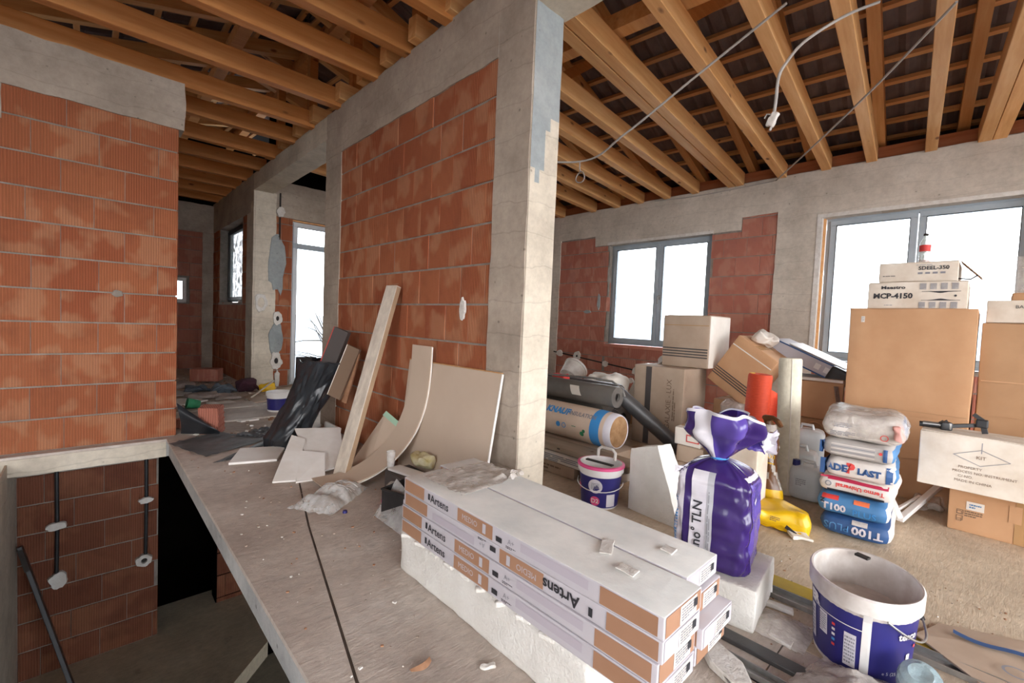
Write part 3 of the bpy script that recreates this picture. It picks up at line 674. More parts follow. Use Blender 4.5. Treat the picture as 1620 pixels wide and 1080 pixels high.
mk('roofing_felt', MB().box((-3.4, -4.8, 0), (RX, 10.7, .01)).box((RX, -4.8, 0), (6.8, 10.7, .01)), M_hole, ce)
for y in (-4.72, 7.62, 10.5): mk('gable_light_block', MB().prism([((RX if y == 7.62 else -3.4), y, T-.02), (6.5, y, T-.02), (6.5, y, zr(6.5)+.3), (RX, y, zr(RX)+.3), ((RX if y == 7.62 else -3.4), y, zr(RX if y == 7.62 else -3.4)+.3)], (0, .03, 0)), M_dark, ce)  # added near-black board closing the gable against light leaks
mk('eaves_light_block', MB().box((-3.42, -4.8, 3.02), (-3.38, 10.6, 3.7)), M_dark, ce)  # added; blocks daylight leaking in at the eaves
mk('eaves_light_block', MB().box((7.0, -4.8, 2.95), (7.04, 7.9, 3.7)), M_dark, ce); mk('soffit_light_block', MB().box((6.59, -4.8, 3.0), (7.0, 7.9, 3.03)), M_dark, ce)  # added pair; stops outside light showing above the window wall
f_ = bpy.data.objects['roofing_felt']
for v in f_.data.vertices: v.co.z += zr(v.co.x)+RT+.20

# outdoors
gd = mk('ground', MB().box((-60, -60, -3.3), (1500, 900, -3.2)), M_ground, kind='structure')
hb = MB(); hb.grid(lambda a, b_: (500+260*b_, -500+1300*a, -3.2+(1+.5*noise.noise(V((a*6, 2, 0)))+.2*noise.noise(V((a*19, 5, 0))))*42*math.sin(PI*min(1, b_*.9))*(1 if a < .55 else .55)), 60, 10)
mk('hills', hb, M_hill, kind='structure', smooth=True)
tr_ = root('bare_tree', (4.95, 12.4, -3.2), label='bare thin-branched tree outside the tall window', cat='tree')
mk('trunk', MB().tube([(4.95, 12.4, -3.2), (4.9, 12.4, -1.0), (4.8, 12.4, .5)], [.08, .06, .035]), M_bark, tr_, smooth=True)
rr = random.Random(5)
for i in range(14):
    a = V((4.82+rr.uniform(-.03, .1), 12.4, rr.uniform(-.4, .5))); d = V((rr.uniform(-1.2, .5), rr.uniform(-.5, .3), rr.uniform(.3, 1.1))); pts = [a]
    for k in range(5): d = (d + V((rr.uniform(-.3, .2), 0, rr.uniform(-.35, .2)))); pts.append(pts[-1]+d*.26)
    mk('branch', MB().tube(pts, [.022, .018, .014, .011, .008, .005], 6), M_bark, tr_, smooth=True)
# ================================================================ THINGS
nX = (-1, 0, 0)   # faces turned to the near side of the room (-X)
nY = (0, -1, 0)
# ---- laminate cartons: two rows of four on polystyrene
rp = random.Random(3)
PH = .0625; Y0, Y1 = .515, 1.765; XA = 1.035; PWd = .212
def pack(row, k, flip, label, dx=0, dy=0, full=True):
    z0 = .187 + PH*k; x0 = XA + (PWd+.008)*row + dx; y0, y1 = Y0+dy, Y1+dy
    t = root('laminate_carton', ((x0+PWd/2), (y0+y1)/2, z0), label=label, cat='carton', group='cartons of laminate flooring')
    body = mk('carton_body', MB().rbox((x0+PWd/2, (y0+y1)/2, z0+PH/2-.0007), (PWd/2, (y1-y0)/2, PH/2-.0012), r=.003, seg=6, amp=.0012, seed=k+row*5, fr=3, slot=lambda ax, sg: 1 if ax == 2 and sg > 0 and k == 3 else 0), [M_pack, M_packtop], t, smooth=True)
    zc = z0+PH/2
    f = -1 if flip else 1; C = (y0+y1)/2; up = (0, 0, f)
    yy = lambda y: C + f*(y-1.14)+ (dy if 0 else 0)
    ym = lambda a, b: (yy(a)+yy(b))/2
    # left brown field, brand, brown name plate, symbols, mauve strip, right brown field
    def ff(a, b, mat, dz=0, h=PH*.8): rect(t, None, abs(a-b), h, (x0-.0003, ym(a, b), zc+f*dz), nX, mat, off=.0012, seg=1)
    ff(1.755, 1.60, M_brownprint); ff(1.365, 1.16, M_brownprint); ff(.705, .53, M_brownprint); ff(1.02, .745, M_band, .006, PH*.45)
    if full:
        if not flip: text(t, None, 'Artens', .046, (x0, ym(1.575, 1.40), zc), nX, M_ink, up=up, off=.0022, bold=.0006)
        rect(t, None, .014, .026, (x0, yy(1.562) if not flip else .722, zc+.004*f), nX, M_ink, off=.0024, seg=1, name='logo')
        text(t, None, 'MEDIO', .030, (x0, ym(1.345, 1.235), zc), nX, M_pack, up=up, off=.0026)
        rect(t, None, .018, .034, (x0, yy(1.205), zc), nX, M_pack, off=.0026, seg=1, name='logo')
        rect(t, None, .030, .018, (x0, yy(1.125), zc-.008*f), nX, M_ink, off=.0024, seg=1, name='logo')
        text(t, None, 'A+', .026, (x0, yy(1.065), zc+.002), nX, M_greyink, up=up, off=.0024)
        lines(t, None, .05, .01, 2, (x0, yy(1.065), zc-.018*f), nX, M_ink, seed=k)
        if not flip: pass
    if full and flip: text(t, None, 'Artens', .052, (x0, .835, zc), nX, M_ink, up=up, off=.0022, bold=.0012)
    # end flap with its printed label, facing the camera side (-Y)
    rect(t, None, PWd*.92, PH*.86, (x0+PWd/2, y0, zc), nY, M_brownprint if (k+row) % 2 else M_pack, off=.0014, seg=1)
    rect(t, None, PWd*.45, PH*.78, (x0+PWd*.62, y0, zc), nY, M_whitecard, off=.0024, seg=1)
    lines(t, None, PWd*.38, PH*.6, 5, (x0+PWd*.62, y0, zc), nY, M_greyink, off=.0034, seed=k*3+row)
    rect(t, None, .02, .022, (x0+PWd*.80, y0, zc+.006), nY, M_ink, off=.0044, seg=1, name='logo')
    return t
ords = ['lowest', 'second', 'third', 'top']
for row in (0, 1):
    for k in range(4):
        flip = (row == 0 and k == 2)
        rn = 'row nearer the stairwell' if row == 0 else 'row on the violet bag side'
        pack(row, k, flip, {0: 'lowest', 1: 'second lowest', 2: 'third up', 3: 'topmost dusty'}[k] + ' flooring carton of the ' + rn + (', printed upside down' if flip else ''),
             dx=(rp.uniform(-.006, .006) if k < 3 else 0), dy=(rp.uniform(-.012, .004) if row == 0 else [.0, -.02, .02, .035][k]), full=(row == 0))
film = mk('torn_plastic_film', MB().grid(lambda a, b_: (1.10+.36*a+.02*noise.noise(V((b_*6, 1, 0))), 1.42+.28*b_, .4405+.012*abs(noise.noise(V((a*5, b_*7, 2))))+.035*max(0, 1-((a-.9)**2*12+(b_-.1)**2*9))*abs(noise.noise(V((a*13, b_*11, 5)))+.4)), 26, 20, 0, .0006), M_film, smooth=True, label='torn clear plastic film lying on top of the flooring cartons', cat='plastic film')
mk('plaster_drips', MB().rbox((1.22, .80, .4405), (.05, .02, .0018), rotz(.5), r=.0017, amp=.003, fr=30).rbox((1.15, .68, .4405), (.02, .03, .0018), r=.0017, amp=.003, fr=30).rbox((1.36, .66, .4405), (.02, .02, .003), r=.002, amp=.003, fr=30), M_plast, smooth=True, kind='stuff', label='dried plaster drips on the carton tops', cat='plaster')
st = mk('polystyrene_slab', MB().rbox((1.165, 1.255, .093), (.122, .53, .092), r=.012, seg=26, amp=.007, fr=14, seed=2), M_styro, smooth=True, label='chipped white polystyrene slab under the flooring cartons', cat='polystyrene')
for i in range(9):
    y = 1.72-.105*i
    mk('broken_crumb', MB().rbox((1.040+.004*R(), y, .178+.004*R()), (.012, .028, .009), rotz(R()), r=.006, amp=.004, fr=40, seed=i), M_styro, st, smooth=True)
mk('polystyrene_block', MB().rbox((1.37, 1.2, .0925), (.07, .48, .092), r=.008, seg=14, amp=.004, fr=12, seed=7), M_styro, smooth=True, label='second polystyrene block hidden under the rear row of cartons', cat='polystyrene')
pb = mk('polystyrene_block', MB().rbox((2.0, .76, .083), (.185, .20, .082), rotz(.12), r=.008, seg=14, amp=.004, fr=16, seed=9), M_styro, smooth=True, label='white polystyrene block under the tied violet bag', cat='polystyrene')
# ---- violet film bag, tied at the top
vb = root('violet_film_bag', (2.05, .80, .165), label='tied violet and silver film bag of insulation granules on polystyrene', cat='bag')
a = .15
Mb = rotz(a)
def bagslot(ax, sg): return 0
def bagbody(a_, b_):
    th = a_*2*PI; c_, s_ = math.cos(th), math.sin(th); e = .42
    x = math.copysign(abs(c_)**e, c_)*.128; y = math.copysign(abs(s_)**e, s_)*.150
    z = .168 + .44*b_; k = max(0, (b_-.80)/.20); f = (1-.82*k**1.5) * min(1, .90+b_*1.6)
    pl = .010*k*(1-k*.5)*math.sin(th*13+2*math.sin(th*3)); cr_ = .0016*math.sin(b_*38+1.5*math.sin(th*2))*(b_ < .8) + .010*noise.noise(V((c_*2, s_*2, b_*5))) + .005*noise.noise(V((c_*5, s_*5, b_*12)))
    q = 1 + (pl+cr_)/.14; z += .03*k*(1-k)*4*.3
    return V((2.05, .79, z)) + Mb @ V((x*f*q, y*f*q, 0))
mbb = MB(); mbb.grid(bagbody, 110, 60, 0); mbb.add([bagbody(i/24, 0) for i in range(24)], [tuple(range(23, -1, -1))])
body = mk('bag_body', mbb, M_purpled, vb, smooth=True)
nb = Mb @ V((-1, 0, 0)); ub = V((0, 0, 1))
def bp(u, z): return V((2.05, .79, 0)) + Mb @ V((-.14, -u, 0)) + V((0, 0, z))   # u to the viewer's right
rect(vb, body, .040, .40, bp(-.125, .375), nb, M_filmw, off=.003, seg=36)
rect(vb, body, .016, .22, bp(-.137, .33), nb, M_lblue, off=.003, seg=20)
rect(vb, body, .062, .38, bp(-.045, .375), nb, M_filmw, off=.003, seg=36)
rect(vb, body, .026, .38, bp(-.001, .375), nb, M_silver, off=.0035, seg=36)
text(vb, body, 'mano\u00b0 TLN', .052, bp(-.045, .32), nb, M_ink, up=(0, 1, 0), off=.009, bold=.001, reach=.1)
lines(vb, body, .26, .014, 2, bp(-.001, .36), nb, M_greyink, up=(0, 1, 0), off=.009)
n2 = Mb @ V((0, -1, 0)); c2 = V((2.05, .79, 0)) + Mb @ V((0, -.16, 0))
rect(vb, body, .17, .014, c2+V((0, 0, .555)), n2, M_filmw, off=.003, seg=20)
rect(vb, body, .17, .36, c2+V((0, 0, .36)), n2, M_purple, off=.0016, seg=30)  # lighter violet paints the side where light falls
rect(vb, body, .024, .024, c2 + Mb @ V((-.02, 0, .46)), n2, M_filmw, rot=PI/4, off=.003, seg=2, name='logo')
text(vb, body, 'TLN', .03, c2 + Mb @ V((-.02, 0, .52)), n2, M_purpled, off=.003)
def knot(a_, b_):
    # crumpled open collar flopping over
    t = a_*2*PI; r = .022 + .105*min(1, b_*1.6)*(1+.30*noise.noise(V((math.cos(t)*2.2, math.sin(t)*2.2, b_*3)))) + .018*math.sin(5*t+3*b_)*b_
    return V((2.03+r*math.cos(t)*.9 - .02*b_, .79+r*math.sin(t)*1.1 - .015*b_, .60+.21*b_+.035*noise.noise(V((math.cos(t)*1.6, math.sin(t)*1.6, 4)))*b_ - .06*max(0, b_-.7)*math.cos(t)))
mk('bag_collar', MB().grid(knot, 96, 40, lambda u, v: 1 if (.42 < u < .50 or .80 < u < .92 and v > .3 or v > .96) else (2 if u % .33 < .14 else 0), .001), [M_purple, M_filmw, M_purpled], vb, smooth=True)
mk('bag_crown', MB().rbox((2.02, .79, .735), (.07, .085, .05), rotz(.4), r=.045, seg=8, amp=.030, fr=17, seed=8), M_purpled, vb, smooth=True)
mk('collar_flap', MB().grid(lambda a_, b_: (2.05+.03*b_+.02*noise.noise(V((a_*4, b_*4, 1))), .70-.115*b_+.02*noise.noise(V((a_*5, b_*3, 7))), .665+.085*a_*(1-.4*b_)+.04*b_*a_+.02*noise.noise(V((a_*5, b_*6, 3)))), 10, 14, lambda u, v: 1 if v > .6 else 0, .002), [M_purple, M_filmw], vb, smooth=True)
mk('tie_cord', MB().tube([(2.03+.03*math.cos(i*.7), .785+.03*math.sin(i*.7), .608+.001*i) for i in range(10)], .006), M_lblue, vb, smooth=True)

for q in [vb]: q.location = V(q.location) + V((-.07, -.035, 0))
# ---- polystyrene wedge and small tinting bucket
wd = MB(); P0 = [(2.50, 1.50, 0), (2.46, 1.14, 0), (2.66, 1.11, 0), (2.72, 1.47, 0)]; P1 = [(2.50, 1.50, .385), (2.485, 1.315, .445), (2.62, 1.30, .44), (2.70, 1.47, .38)]
N_ = 12
def wq(c4, a_, b_):
    A, B, C, D = [V(p) for p in c4]; p = (A*(1-a_)+B*a_)*(1-b_)+(D*(1-a_)+C*a_)*b_; return p + noise.noise_vector(p*16)*.004
for q in ((P0[0], P0[1], P1[1], P1[0]), (P0[1], P0[2], P1[2], P1[1]), (P0[2], P0[3], P1[3], P1[2]), (P0[3], P0[0], P1[0], P1[3]), (P1[0], P1[1], P1[2], P1[3])): wd.grid(lambda a_, b_: wq(q, a_, b_), N_, N_)
mk('polystyrene_offcut', wd, M_styro, smooth=False, label='upright wedge of broken polystyrene beside the pink-rimmed bucket', cat='polystyrene')

def bucket(name, c, r0, r1, h, label, rimh=.03, mats=None, band=None, sx=1, tilt=None, n_=40, wall=.004, filled=0, fillmat=None):
    t = root(name, c, label=label, cat='bucket'); M = tilt or Matrix.Identity(3)
    rr_ = lambda z: r0+(r1-r0)*z/h
    zb = h-rimh; bd = band or (.03*h, zb-.01)
    prof = [(0, 0), (r0*.97, 0), (r0, .006), (rr_(bd[0]), bd[0]), (rr_(bd[1]), bd[1]), (rr_(zb), zb), (r1+.006, zb), (r1+.007, h-.006), (r1+.002, h), (r1-wall, h-.002), (rr_(zb)-wall, zb), (r0-wall, .01), (0, .01)]
    b_ = mk('bucket_body', MB().lathe(prof, c, n_, [0, 0, 0, 1, 0, 0, 0, 0, 0, 0, 0, 0], M, sx), mats, t, smooth=True)
    if filled:
        mk('contents', MB().lathe([(0, filled), (rr_(filled)*.5, filled+.006), (rr_(filled)-wall*1.2, filled)], c, n_, 0, M, sx), fillmat, t, smooth=True)
    return t, b_
sb, sbb = bucket('paint_bucket', (2.42, 1.665, 0), .115, .14, .27, 'small white and blue paint bucket with pink rim and raised handle', .045, [M_white, M_blue], (.012, .205))
mk('lid_ring', MB().lathe([(.134, .272), (.150, .268), (.151, .256), (.147, .252)], (2.42, 1.665, 0), 40), M_pink, sb, smooth=True)
ld = mk('lid', MB().obox((0, 0, 0), (.10, .085, .004)).lathe([(0, .005), (.10, .005)], (0, 0, 0)), M_white, sb)
ld.data.transform(Matrix.Translation((.05, .02, .285)) @ Matrix.Rotation(-.28, 4, 'Y'))
mk('dark_slot', MB().obox((2.38, 1.65, .279), (.012, .095, .004), rotz(.1)), M_hole, sb)
mk('lid_handle', MB().tube([V((2.42, 1.665, 0))+V(p) for p in ((.04, .055, .29), (.045, .055, .335), (.05, .035, .352), (.05, -.05, .352), (.045, -.075, .335), (.04, -.075, .29))], .010, 10), M_whitedirty, sb, smooth=True)
mk('wire_handle', MB().tube([V((2.42, 1.665, 0)) + V((.145*math.cos(t), .145*math.sin(t), .15-.03*math.cos((t-PI*1.15)*1.0))) for t in [PI*.62+PI*1.05*i/16 for i in range(17)]], .0028, 6), M_white, sb, smooth=True)
ns = V((-.93, -.37, 0))
disc(sb, sbb, .045, (2.42, 1.665, .150), ns, M_filmw, off=.004); disc(sb, sbb, .030, V((2.42, 1.665, .055)), ns, M_pink, off=.004); text(sb, sbb, 'D2', .038, (2.42, 1.665, .055), ns, M_white, off=.006, bold=.001)
lines(sb, sbb, .05, .045, 5, (2.42, 1.665, .150), ns, M_greyink, off=.006)
disc(sb, sbb, .022, (2.42, 1.725, .12), V((-.98, .2, 0)), M_pink, off=.004); rect(sb, sbb, .05, .08, (2.42, 1.585, .06), V((-.8, -.6, 0)), M_filmw, off=.003)

# ---- big render bucket in front
bc = (2.04, .25, 0)
bb, bbb = bucket('render_bucket', bc, .138, .158, .30, 'large open white bucket with dark blue label and plaster residue', .055, [M_whitedirty, M_blue], (.018, .235), sx=1.25, filled=.17, fillmat=M_paste, tilt=rotz(.15), n_=56)
nb_ = V((-.95, .31, 0)); BCv = V((2.04, .25, 0))
def bn(deg): q = math.radians(deg-7); return V((-math.cos(q), math.sin(q), 0))
def bz(z): return BCv+V((0, 0, z))
rect(bb, bbb, .024, .235, bz(.13), bn(-5), M_white, off=.002, seg=8)
text(bb, bbb, 'ER', .046, bz(.205), bn(54), M_white, off=.004, bold=.003)
text(bb, bbb, 'tenco', .034, bz(.185), bn(-46), M_white, off=.004, bold=.001)
text(bb, bbb, 'e 5 (25 kg)', .016, bz(.055), bn(-32), M_white, off=.004)
rect(bb, bbb, .20, .003, bz(.182), bn(28), M_white, off=.002, seg=12, name='thin_line')
for dg, z_, w_, h_ in ((60, .11, .030, .12), (38, .14, .036, .075), (8, .10, .034, .115)):
    rect(bb, bbb, w_, h_, bz(z_), bn(dg), M_filmw, off=.002, name='label_field'); lines(bb, bbb, w_*.85, h_*.85, 8, bz(z_), bn(dg), M_greyink, off=.004, seed=dg)
for i, mm_ in enumerate((M_red, M_white, M_white, M_lblue, M_red)): rect(bb, bbb, .011, .009, bz(.16-.018*i), bn(24), mm_, off=.003, seg=1, name='logo')
rect(bb, bbb, .014, .010, bz(.14), bn(-62), M_red, off=.003, seg=1, name='logo'); rect(bb, bbb, .016, .02, bz(.11), bn(-50), M_white, off=.003, seg=1, name='logo'); rect(bb, bbb, .016, .02, bz(.07), bn(-42), M_white, off=.003, seg=1, name='logo')
hw = [BCv + rotz(.15) @ V((.21*math.cos(t), .172*math.sin(t), .245-.085*math.sin(max(0, min(PI, (t-3.5)/2.1*PI))))) for t in [3.5+2.1*i/20 for i in range(21)]]
mk('wire_handle', MB().tube(hw, .0035, 8), M_steel, bb, smooth=True)
mk('handle_grip', MB().tube(hw[14:18], .008, 8), M_black, bb, smooth=True)
mk('rim_hole', MB().obox(BCv+V((.155, .03, .297)), (.012, .022, .004), rotz(-.3)), M_hole, bb)
mk('paste_smear', MB().lathe([(.150, .22), (.156, .235), (.158, .27), (.153, .27)], bc, 40, 0, rotz(.15), 1.25), M_paste, bb, smooth=True)

# ---- stack of six cement and adhesive sacks
def sack(c, h, M, mats, label, slotf=None, seed=0, amp=.010, r=.045):
    t = root('powder_sack', (c[0], c[1], c[2]-h[2]), label=label, cat='sack', group='sacks in the stack beside the white carton')
    b_ = mk('sack_body', MB().rbox(c, h, M, r=r, seg=12, amp=amp, fr=8, seed=seed, slot=slotf or 0), mats, t, smooth=True)
    return t, b_
SY = .465
specs = [
 (.112, .012, .00, .02, [M_bagblue2, M_bagwhite], 'lowest dark blue T100 sack of the stack'),
 (.115, .004, .035, .0, [M_bagblue, M_bagwhite], 'mid blue T100 PLUS sack, second from the floor in the stack'),
 (.100, .03, .01, -.03, [M_bagwhite, M_bagwhite], 'white sack with crimson and black bands and upside-down red lettering'),
 (.112, .02, .0, .03, [M_bagwhite, M_bagblue], 'white and blue sack with red and blue lettering, third from the top'),
 (.100, .03, .02, -.01, [M_baggrey, M_bagblue], 'grey ribbed sack with blue ends, second from the top of the stack'),
 (.150, .03, .01, .04, [M_bagwhite, M_bagblue], 'plump white sack wrapped in film, topmost of the stack'),
]
z = 0.004; FX = 3.13
for i, (hh, dx, dy, rot_, mts, lb) in enumerate(specs):
    hx = .27 if i < 2 else .25; hy = [.165, .170, .175, .165, .17, .19][i]; M = rotz(rot_+.06)
    c = (FX+hx+dx, SY+dy*.5, z+hh/2)
    t, b_ = sack(c, (hx, hy, hh/2-.001), M, mts, lb, (lambda ax, sg: 1 if ax == 1 and sg < 0 or ax == 0 and sg > 0 else 0), seed=i*3, amp=[.008, .008, .007, .007, .006, .014][i], r=hh*.46)
    nf = M @ V((-1, 0, 0)); F = lambda u, zz: V((FX+dx, SY+dy*.5, z+hh/2+zz)) + M @ V((0, -u, 0))
    if i == 0:
        text(t, b_, 'T100', .060, F(.075, .0), nf, M_filmw, up=(0, 0, -1), off=.006, bold=.002, sx=1.1); text(t, b_, 'PLUS', .056, F(-.065, -.002), nf, M_bagblue, up=(0, 0, -1), off=.006)
        rect(t, b_, .07, .022, F(.04, .038), nf, M_paste, off=.005, seg=4)
    if i == 1:
        text(t, b_, 'T100', .054, F(-.065, -.012), nf, M_filmw, off=.006, bold=.002); text(t, b_, 'PLUS', .050, F(.075, -.018), nf, M_lblue, off=.006)
        rect(t, b_, .08, .020, F(-.085, .040), nf, M_red, off=.005, seg=4); rect(t, b_, .07, .020, F(.06, .040), nf, M_orangep, off=.005, seg=4); text(t, b_, 'Z', .03, F(-.12, .016), nf, M_ink, off=.007, bold=.002)
    if i == 2:
        rect(t, b_, .31, .016, F(0, .036), nf, M_crim, off=.004, seg=8); rect(t, b_, .26, .018, F(.01, -.034), nf, M_ink, off=.004, seg=8)
        text(t, b_, 'Termo Universal', .032, F(.03, .004), nf, M_red, up=(0, 0, -1), off=.006, bold=.001); disc(t, b_, .016, F(-.115, .004), nf, M_greyink, off=.005, r0=.010, name='logo')
    if i == 3:
        text(t, b_, 'ADE', .052, F(-.085, 0), nf, M_bagblue2, off=.006, bold=.003); text(t, b_, 'P', .072, F(-.022, .004), nf, M_red, off=.007, bold=.005); text(t, b_, 'LAST', .046, F(.062, -.002), nf, M_bagblue2, off=.006, bold=.003)
        rect(t, b_, .025, .09, F(-.150, 0), nf, M_bagblue2, off=.004, seg=4); rect(t, b_, .03, .09, F(.150, 0), nf, M_bagblue2, off=.004, seg=4)
    if i == 4:
        rect(t, b_, .018, .07, F(.135, 0), nf, M_bagblue2, off=.005, seg=4); rect(t, b_, .018, .07, F(-.155, 0), nf, M_bagblue2, off=.005, seg=4)
        for q in range(5): rect(t, b_, .20, .005, F(-.01, -.026+.013*q), nf, M_greyink if q % 2 else M_bagwhite, off=.004, seg=4)
        disc(t, b_, .008, F(.115, .01), nf, M_red, off=.006, name='logo')
    if i == 5:
        lines(t, b_, .12, .028, 3, F(-.05, .012), nf, M_greyink, off=.006, seed=4); lines(t, b_, .17, .028, 3, F(-.04, -.038), nf, M_greyink, off=.006, seed=6)
        disc(t, b_, .018, F(.12, -.03), nf, M_red, off=.006, r0=.014, name='logo')
        mk('wrap_film', MB().rbox(V(c)+V((.0, 0, .012)), (hx+.006, hy+.006, hh/2-.004), M, r=.06, seg=10, amp=.018, fr=9, seed=22), M_film, t, smooth=True)
        mk('pink_fold', MB().rbox(V((3.20, .30, z+hh*.55)), (.05, .02, .05), M, r=.015, seg=5, amp=.02, fr=20, seed=2), plain('pink_film', '#d9a49a', '#c98f86', .5), t, smooth=True)
    z += hh + .002
# ---- cartons behind and beside
def carton(name, lo, hi, mat, label, M=None, c=None, tape=True, flap=False, amp=.004, seed=1, cat='box', group=None, r=.006, tapeside=None):
    lo, hi = V(lo), V(hi); cc = c or (lo+hi)/2; h = (hi-lo)/2; M = M or Matrix.Identity(3)
    t = root(name, V(cc)-V((0, 0, h.z)), label=label, cat=cat, group=group)
    b_ = mk('box_body', MB().rbox(cc, h, M, r=r, seg=8, amp=amp, fr=3.5, seed=seed), mat, t, smooth=True)
    for sg in (-1, 1):   # top flaps meeting in the middle
        mk('top_flap', MB().obox(V(cc) + M @ V((sg*h.x/2, 0, h.z+.002)), (h.x/2-.003, h.y-.003, .0015), M), mat, t)
    if tape: mk('packing_tape', MB().obox(V(cc) + M @ V((0, 0, h.z+.0042)), (.025, h.y+.001, .0005), M), M_tape, t)
    return t, b_
# brown carton under the long white one
t, b_ = carton('brown_carton', (3.85, -.62, .0), (4.25, .10, .262), M_card, 'tan cardboard box with pale barcode label under the long white carton', seed=3)
rect(t, b_, .075, .050, (3.85, -.015, .165), nX, M_whitecard, off=.003, seg=1, name='barcode_label'); lines(t, b_, .05, .03, 2, (3.85, -.015, .165), nX, M_bagblue, off=.004)
lines(t, b_, .075, .04, 3, (3.85, -.01, .115), nX, M_print, off=.003); text(t, b_, '\u25a1\u25a1', .04, (3.85, .045, .10), nX, M_print, up=(0, 1, 0), off=.003)
for dz in (.115, .07): rect(t, b_, .022, .018, (3.85, .05, dz), nX, M_print, off=.002, seg=1, name='handling_mark'); rect(t, b_, .016, .012, (3.85, .05, dz), nX, M_card, off=.003, seg=1, name='handling_mark')
rect(t, b_, .05, .25, (3.85, -.20, .13), nX, M_tape, off=.003, seg=3, name='packing_tape'); rect(t, b_, .05, .10, (3.85, -.175, .17), nX, M_card, off=.004, seg=3, name='torn_flap'); lines(t, b_, .13, .20, 6, (3.97, .10, .13), (0, 1, 0), M_print, off=.003)
# long white carton, tilted out over it
Mw = rotz(.0)
t, b_ = carton('white_carton', (3.60, -.95, .30), (3.86, .235, .615), M_whitecards, 'long grubby white carton with a printed diamond under the black bracket', seed=5, tape=False)
mk('packing_rest', MB().box((3.87, -.60, .264), (4.2, .09, .30)), M_cardd, t)
for q in range(2):
    pass
for (a1, b1), (a2, b2) in (((-.11, 0), (0, .045)), ((0, .045), (.11, 0)), ((.11, 0), (0, -.045)), ((0, -.045), (-.11, 0))):
    l_ = math.hypot(a2-a1, b2-b1); rect(t, b_, l_, .003, (3.60, -.02-(a1+a2)/2, .505+(b1+b2)/2), nX, M_greyink, off=.003, seg=1, rot=math.atan2(b2-b1, a2-a1), name='diamond_line')
text(t, b_, 'KIT', .026, (3.60, -.02, .505), nX, M_print, off=.003); 
for i, s_ in enumerate(('PROPERTY', 'PROCESS NO. INSTRUMENT', 'C/ NO.', 'MADE IN CHINA')): text(t, b_, s_, .020, (3.60, (.02, -.035, .035, .005)[i], .44-.026*i), nX, M_print, off=.003)
text(t, b_, 'EURO', .026, (3.67, .235, .59), (0, 1, 0), M_ink, off=.003); lines(t, b_, .19, .20, 8, (3.73, .235, .46), (0, 1, 0), M_greyink, off=.003, seed=9)
rect(t, b_, .004, .06, (3.60, -.02, .56), nX, M_greyink, seg=1, off=.0005)
# black bracket tool lying on it
t = root('clamp_bracket', (3.72, .10, .618), label='black metal clamp bracket lying on the long white carton', cat='tool')
mk('sleeve', MB().tube([(3.70, .25, .637), (3.705, .16, .640)], [.016, .016], 14), M_blacks, t, smooth=True); mk('bright_tube', MB().tube([(3.70, .235, .642), (3.706, .15, .644)], .0155, 12), M_steel, t, smooth=True)
mk('collar', MB().rbox((3.71, .135, .643), (.025, .026, .024), rotz(.3), r=.008, seg=3), M_blacks, t, smooth=True); mk('wing_screw', MB().tube([(3.70, .155, .655), (3.71, .13, .675)], .006).tube([(3.685, .16, .66), (3.715, .15, .668)], .006), M_blacks, t, smooth=True)
mk('clamp_plate', MB().rbox((3.695, .13, .645), (.006, .02, .02), r=.004, seg=2), M_steel, t, smooth=True)
mk('arm', MB().bar((3.71, .12, .645), (3.75, .01, .665), .018, .022), M_blacks, t, bevel=.003)
mk('jaw', MB().bar((3.75, .025, .728), (3.75, -.025, .69), .03, .02).bar((3.75, -.012, .70), (3.75, -.028, .624), .03, .026).rbox((3.745, -.012, .68), (.02, .026, .024), r=.008, seg=2), M_blacks, t, bevel=.002)
# tall cartons
t, b_ = carton('tall_carton', (4.30, .045, .0), (4.95, .735, 1.365), M_card, 'tall tan cardboard box carrying the two white printed boxes', seed=7, amp=.007)
rect(t, b_, .022, .045, (4.30, .655, 1.285), nX, M_whitecard, seg=1, off=.003, name='barcode_label'); lines(t, b_, .018, .04, 6, (4.30, .655, 1.285), nX, M_greyink, off=.004)
mk('raised_flap', MB().grid(lambda a_, b__: (4.36+.5*a_, .738+.01*b__+.01*a_*b__, 1.33+.045*b__), 4, 2, 0, .003), M_whitecards, t)
mk('crease', MB().box((4.2975, .06, .628), (4.3, .72, .632)), M_cardd, t); mk('torn_patch', MB().grid(lambda a_, b__: (4.290-.004*math.sin(PI*a_), .56-.36*a_, .28+.30*b__+.02*a_), 6, 4, 0, .003), M_card, t)
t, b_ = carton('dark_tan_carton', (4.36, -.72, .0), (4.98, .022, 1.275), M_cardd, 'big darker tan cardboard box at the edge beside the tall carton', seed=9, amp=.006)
mk('crease', MB().box((4.3535, -.7, .888), (4.358, .01, .896)), M_card, t); mk('crease', MB().box((4.3545, -.7, .66), (4.358, .01, .663)), M_cardd, t)
t, b_ = carton('white_printed_box', (4.36, .105, 1.371), (4.86, .645, 1.562), M_whitecards, 'white tool carton with black wave print and model lettering, on the tall carton', seed=11, tape=False, amp=.003)
text(t, b_, 'MCP-4150', .052, (4.36, .50, 1.462), nX, M_ink, off=.003, bold=.002); text(t, b_, 'Maestro', .032, (4.36, .50, 1.525), nX, M_ink, off=.003, bold=.001, sx=1.3); lines(t, b_, .09, .008, 1, (4.36, .50, 1.395), nX, M_greyink, off=.003)
for zz, f_z in ((1.492, 1), (1.432, -1)):
    mbw = MB(); vs_ = [(4.3555, .34-.20*i/16-.0, zz - f_z*.010*math.exp(-((i-8)/3.)**2)) for i in range(17)]; vs2 = [(4.3555, p[1], zz+f_z*.003) for p in vs_]
    mbw.add(vs_+vs2, [(i, i+1, 17+i+1, 17+i) for i in range(16)]); mk('wave_print', mbw, M_ink, t)
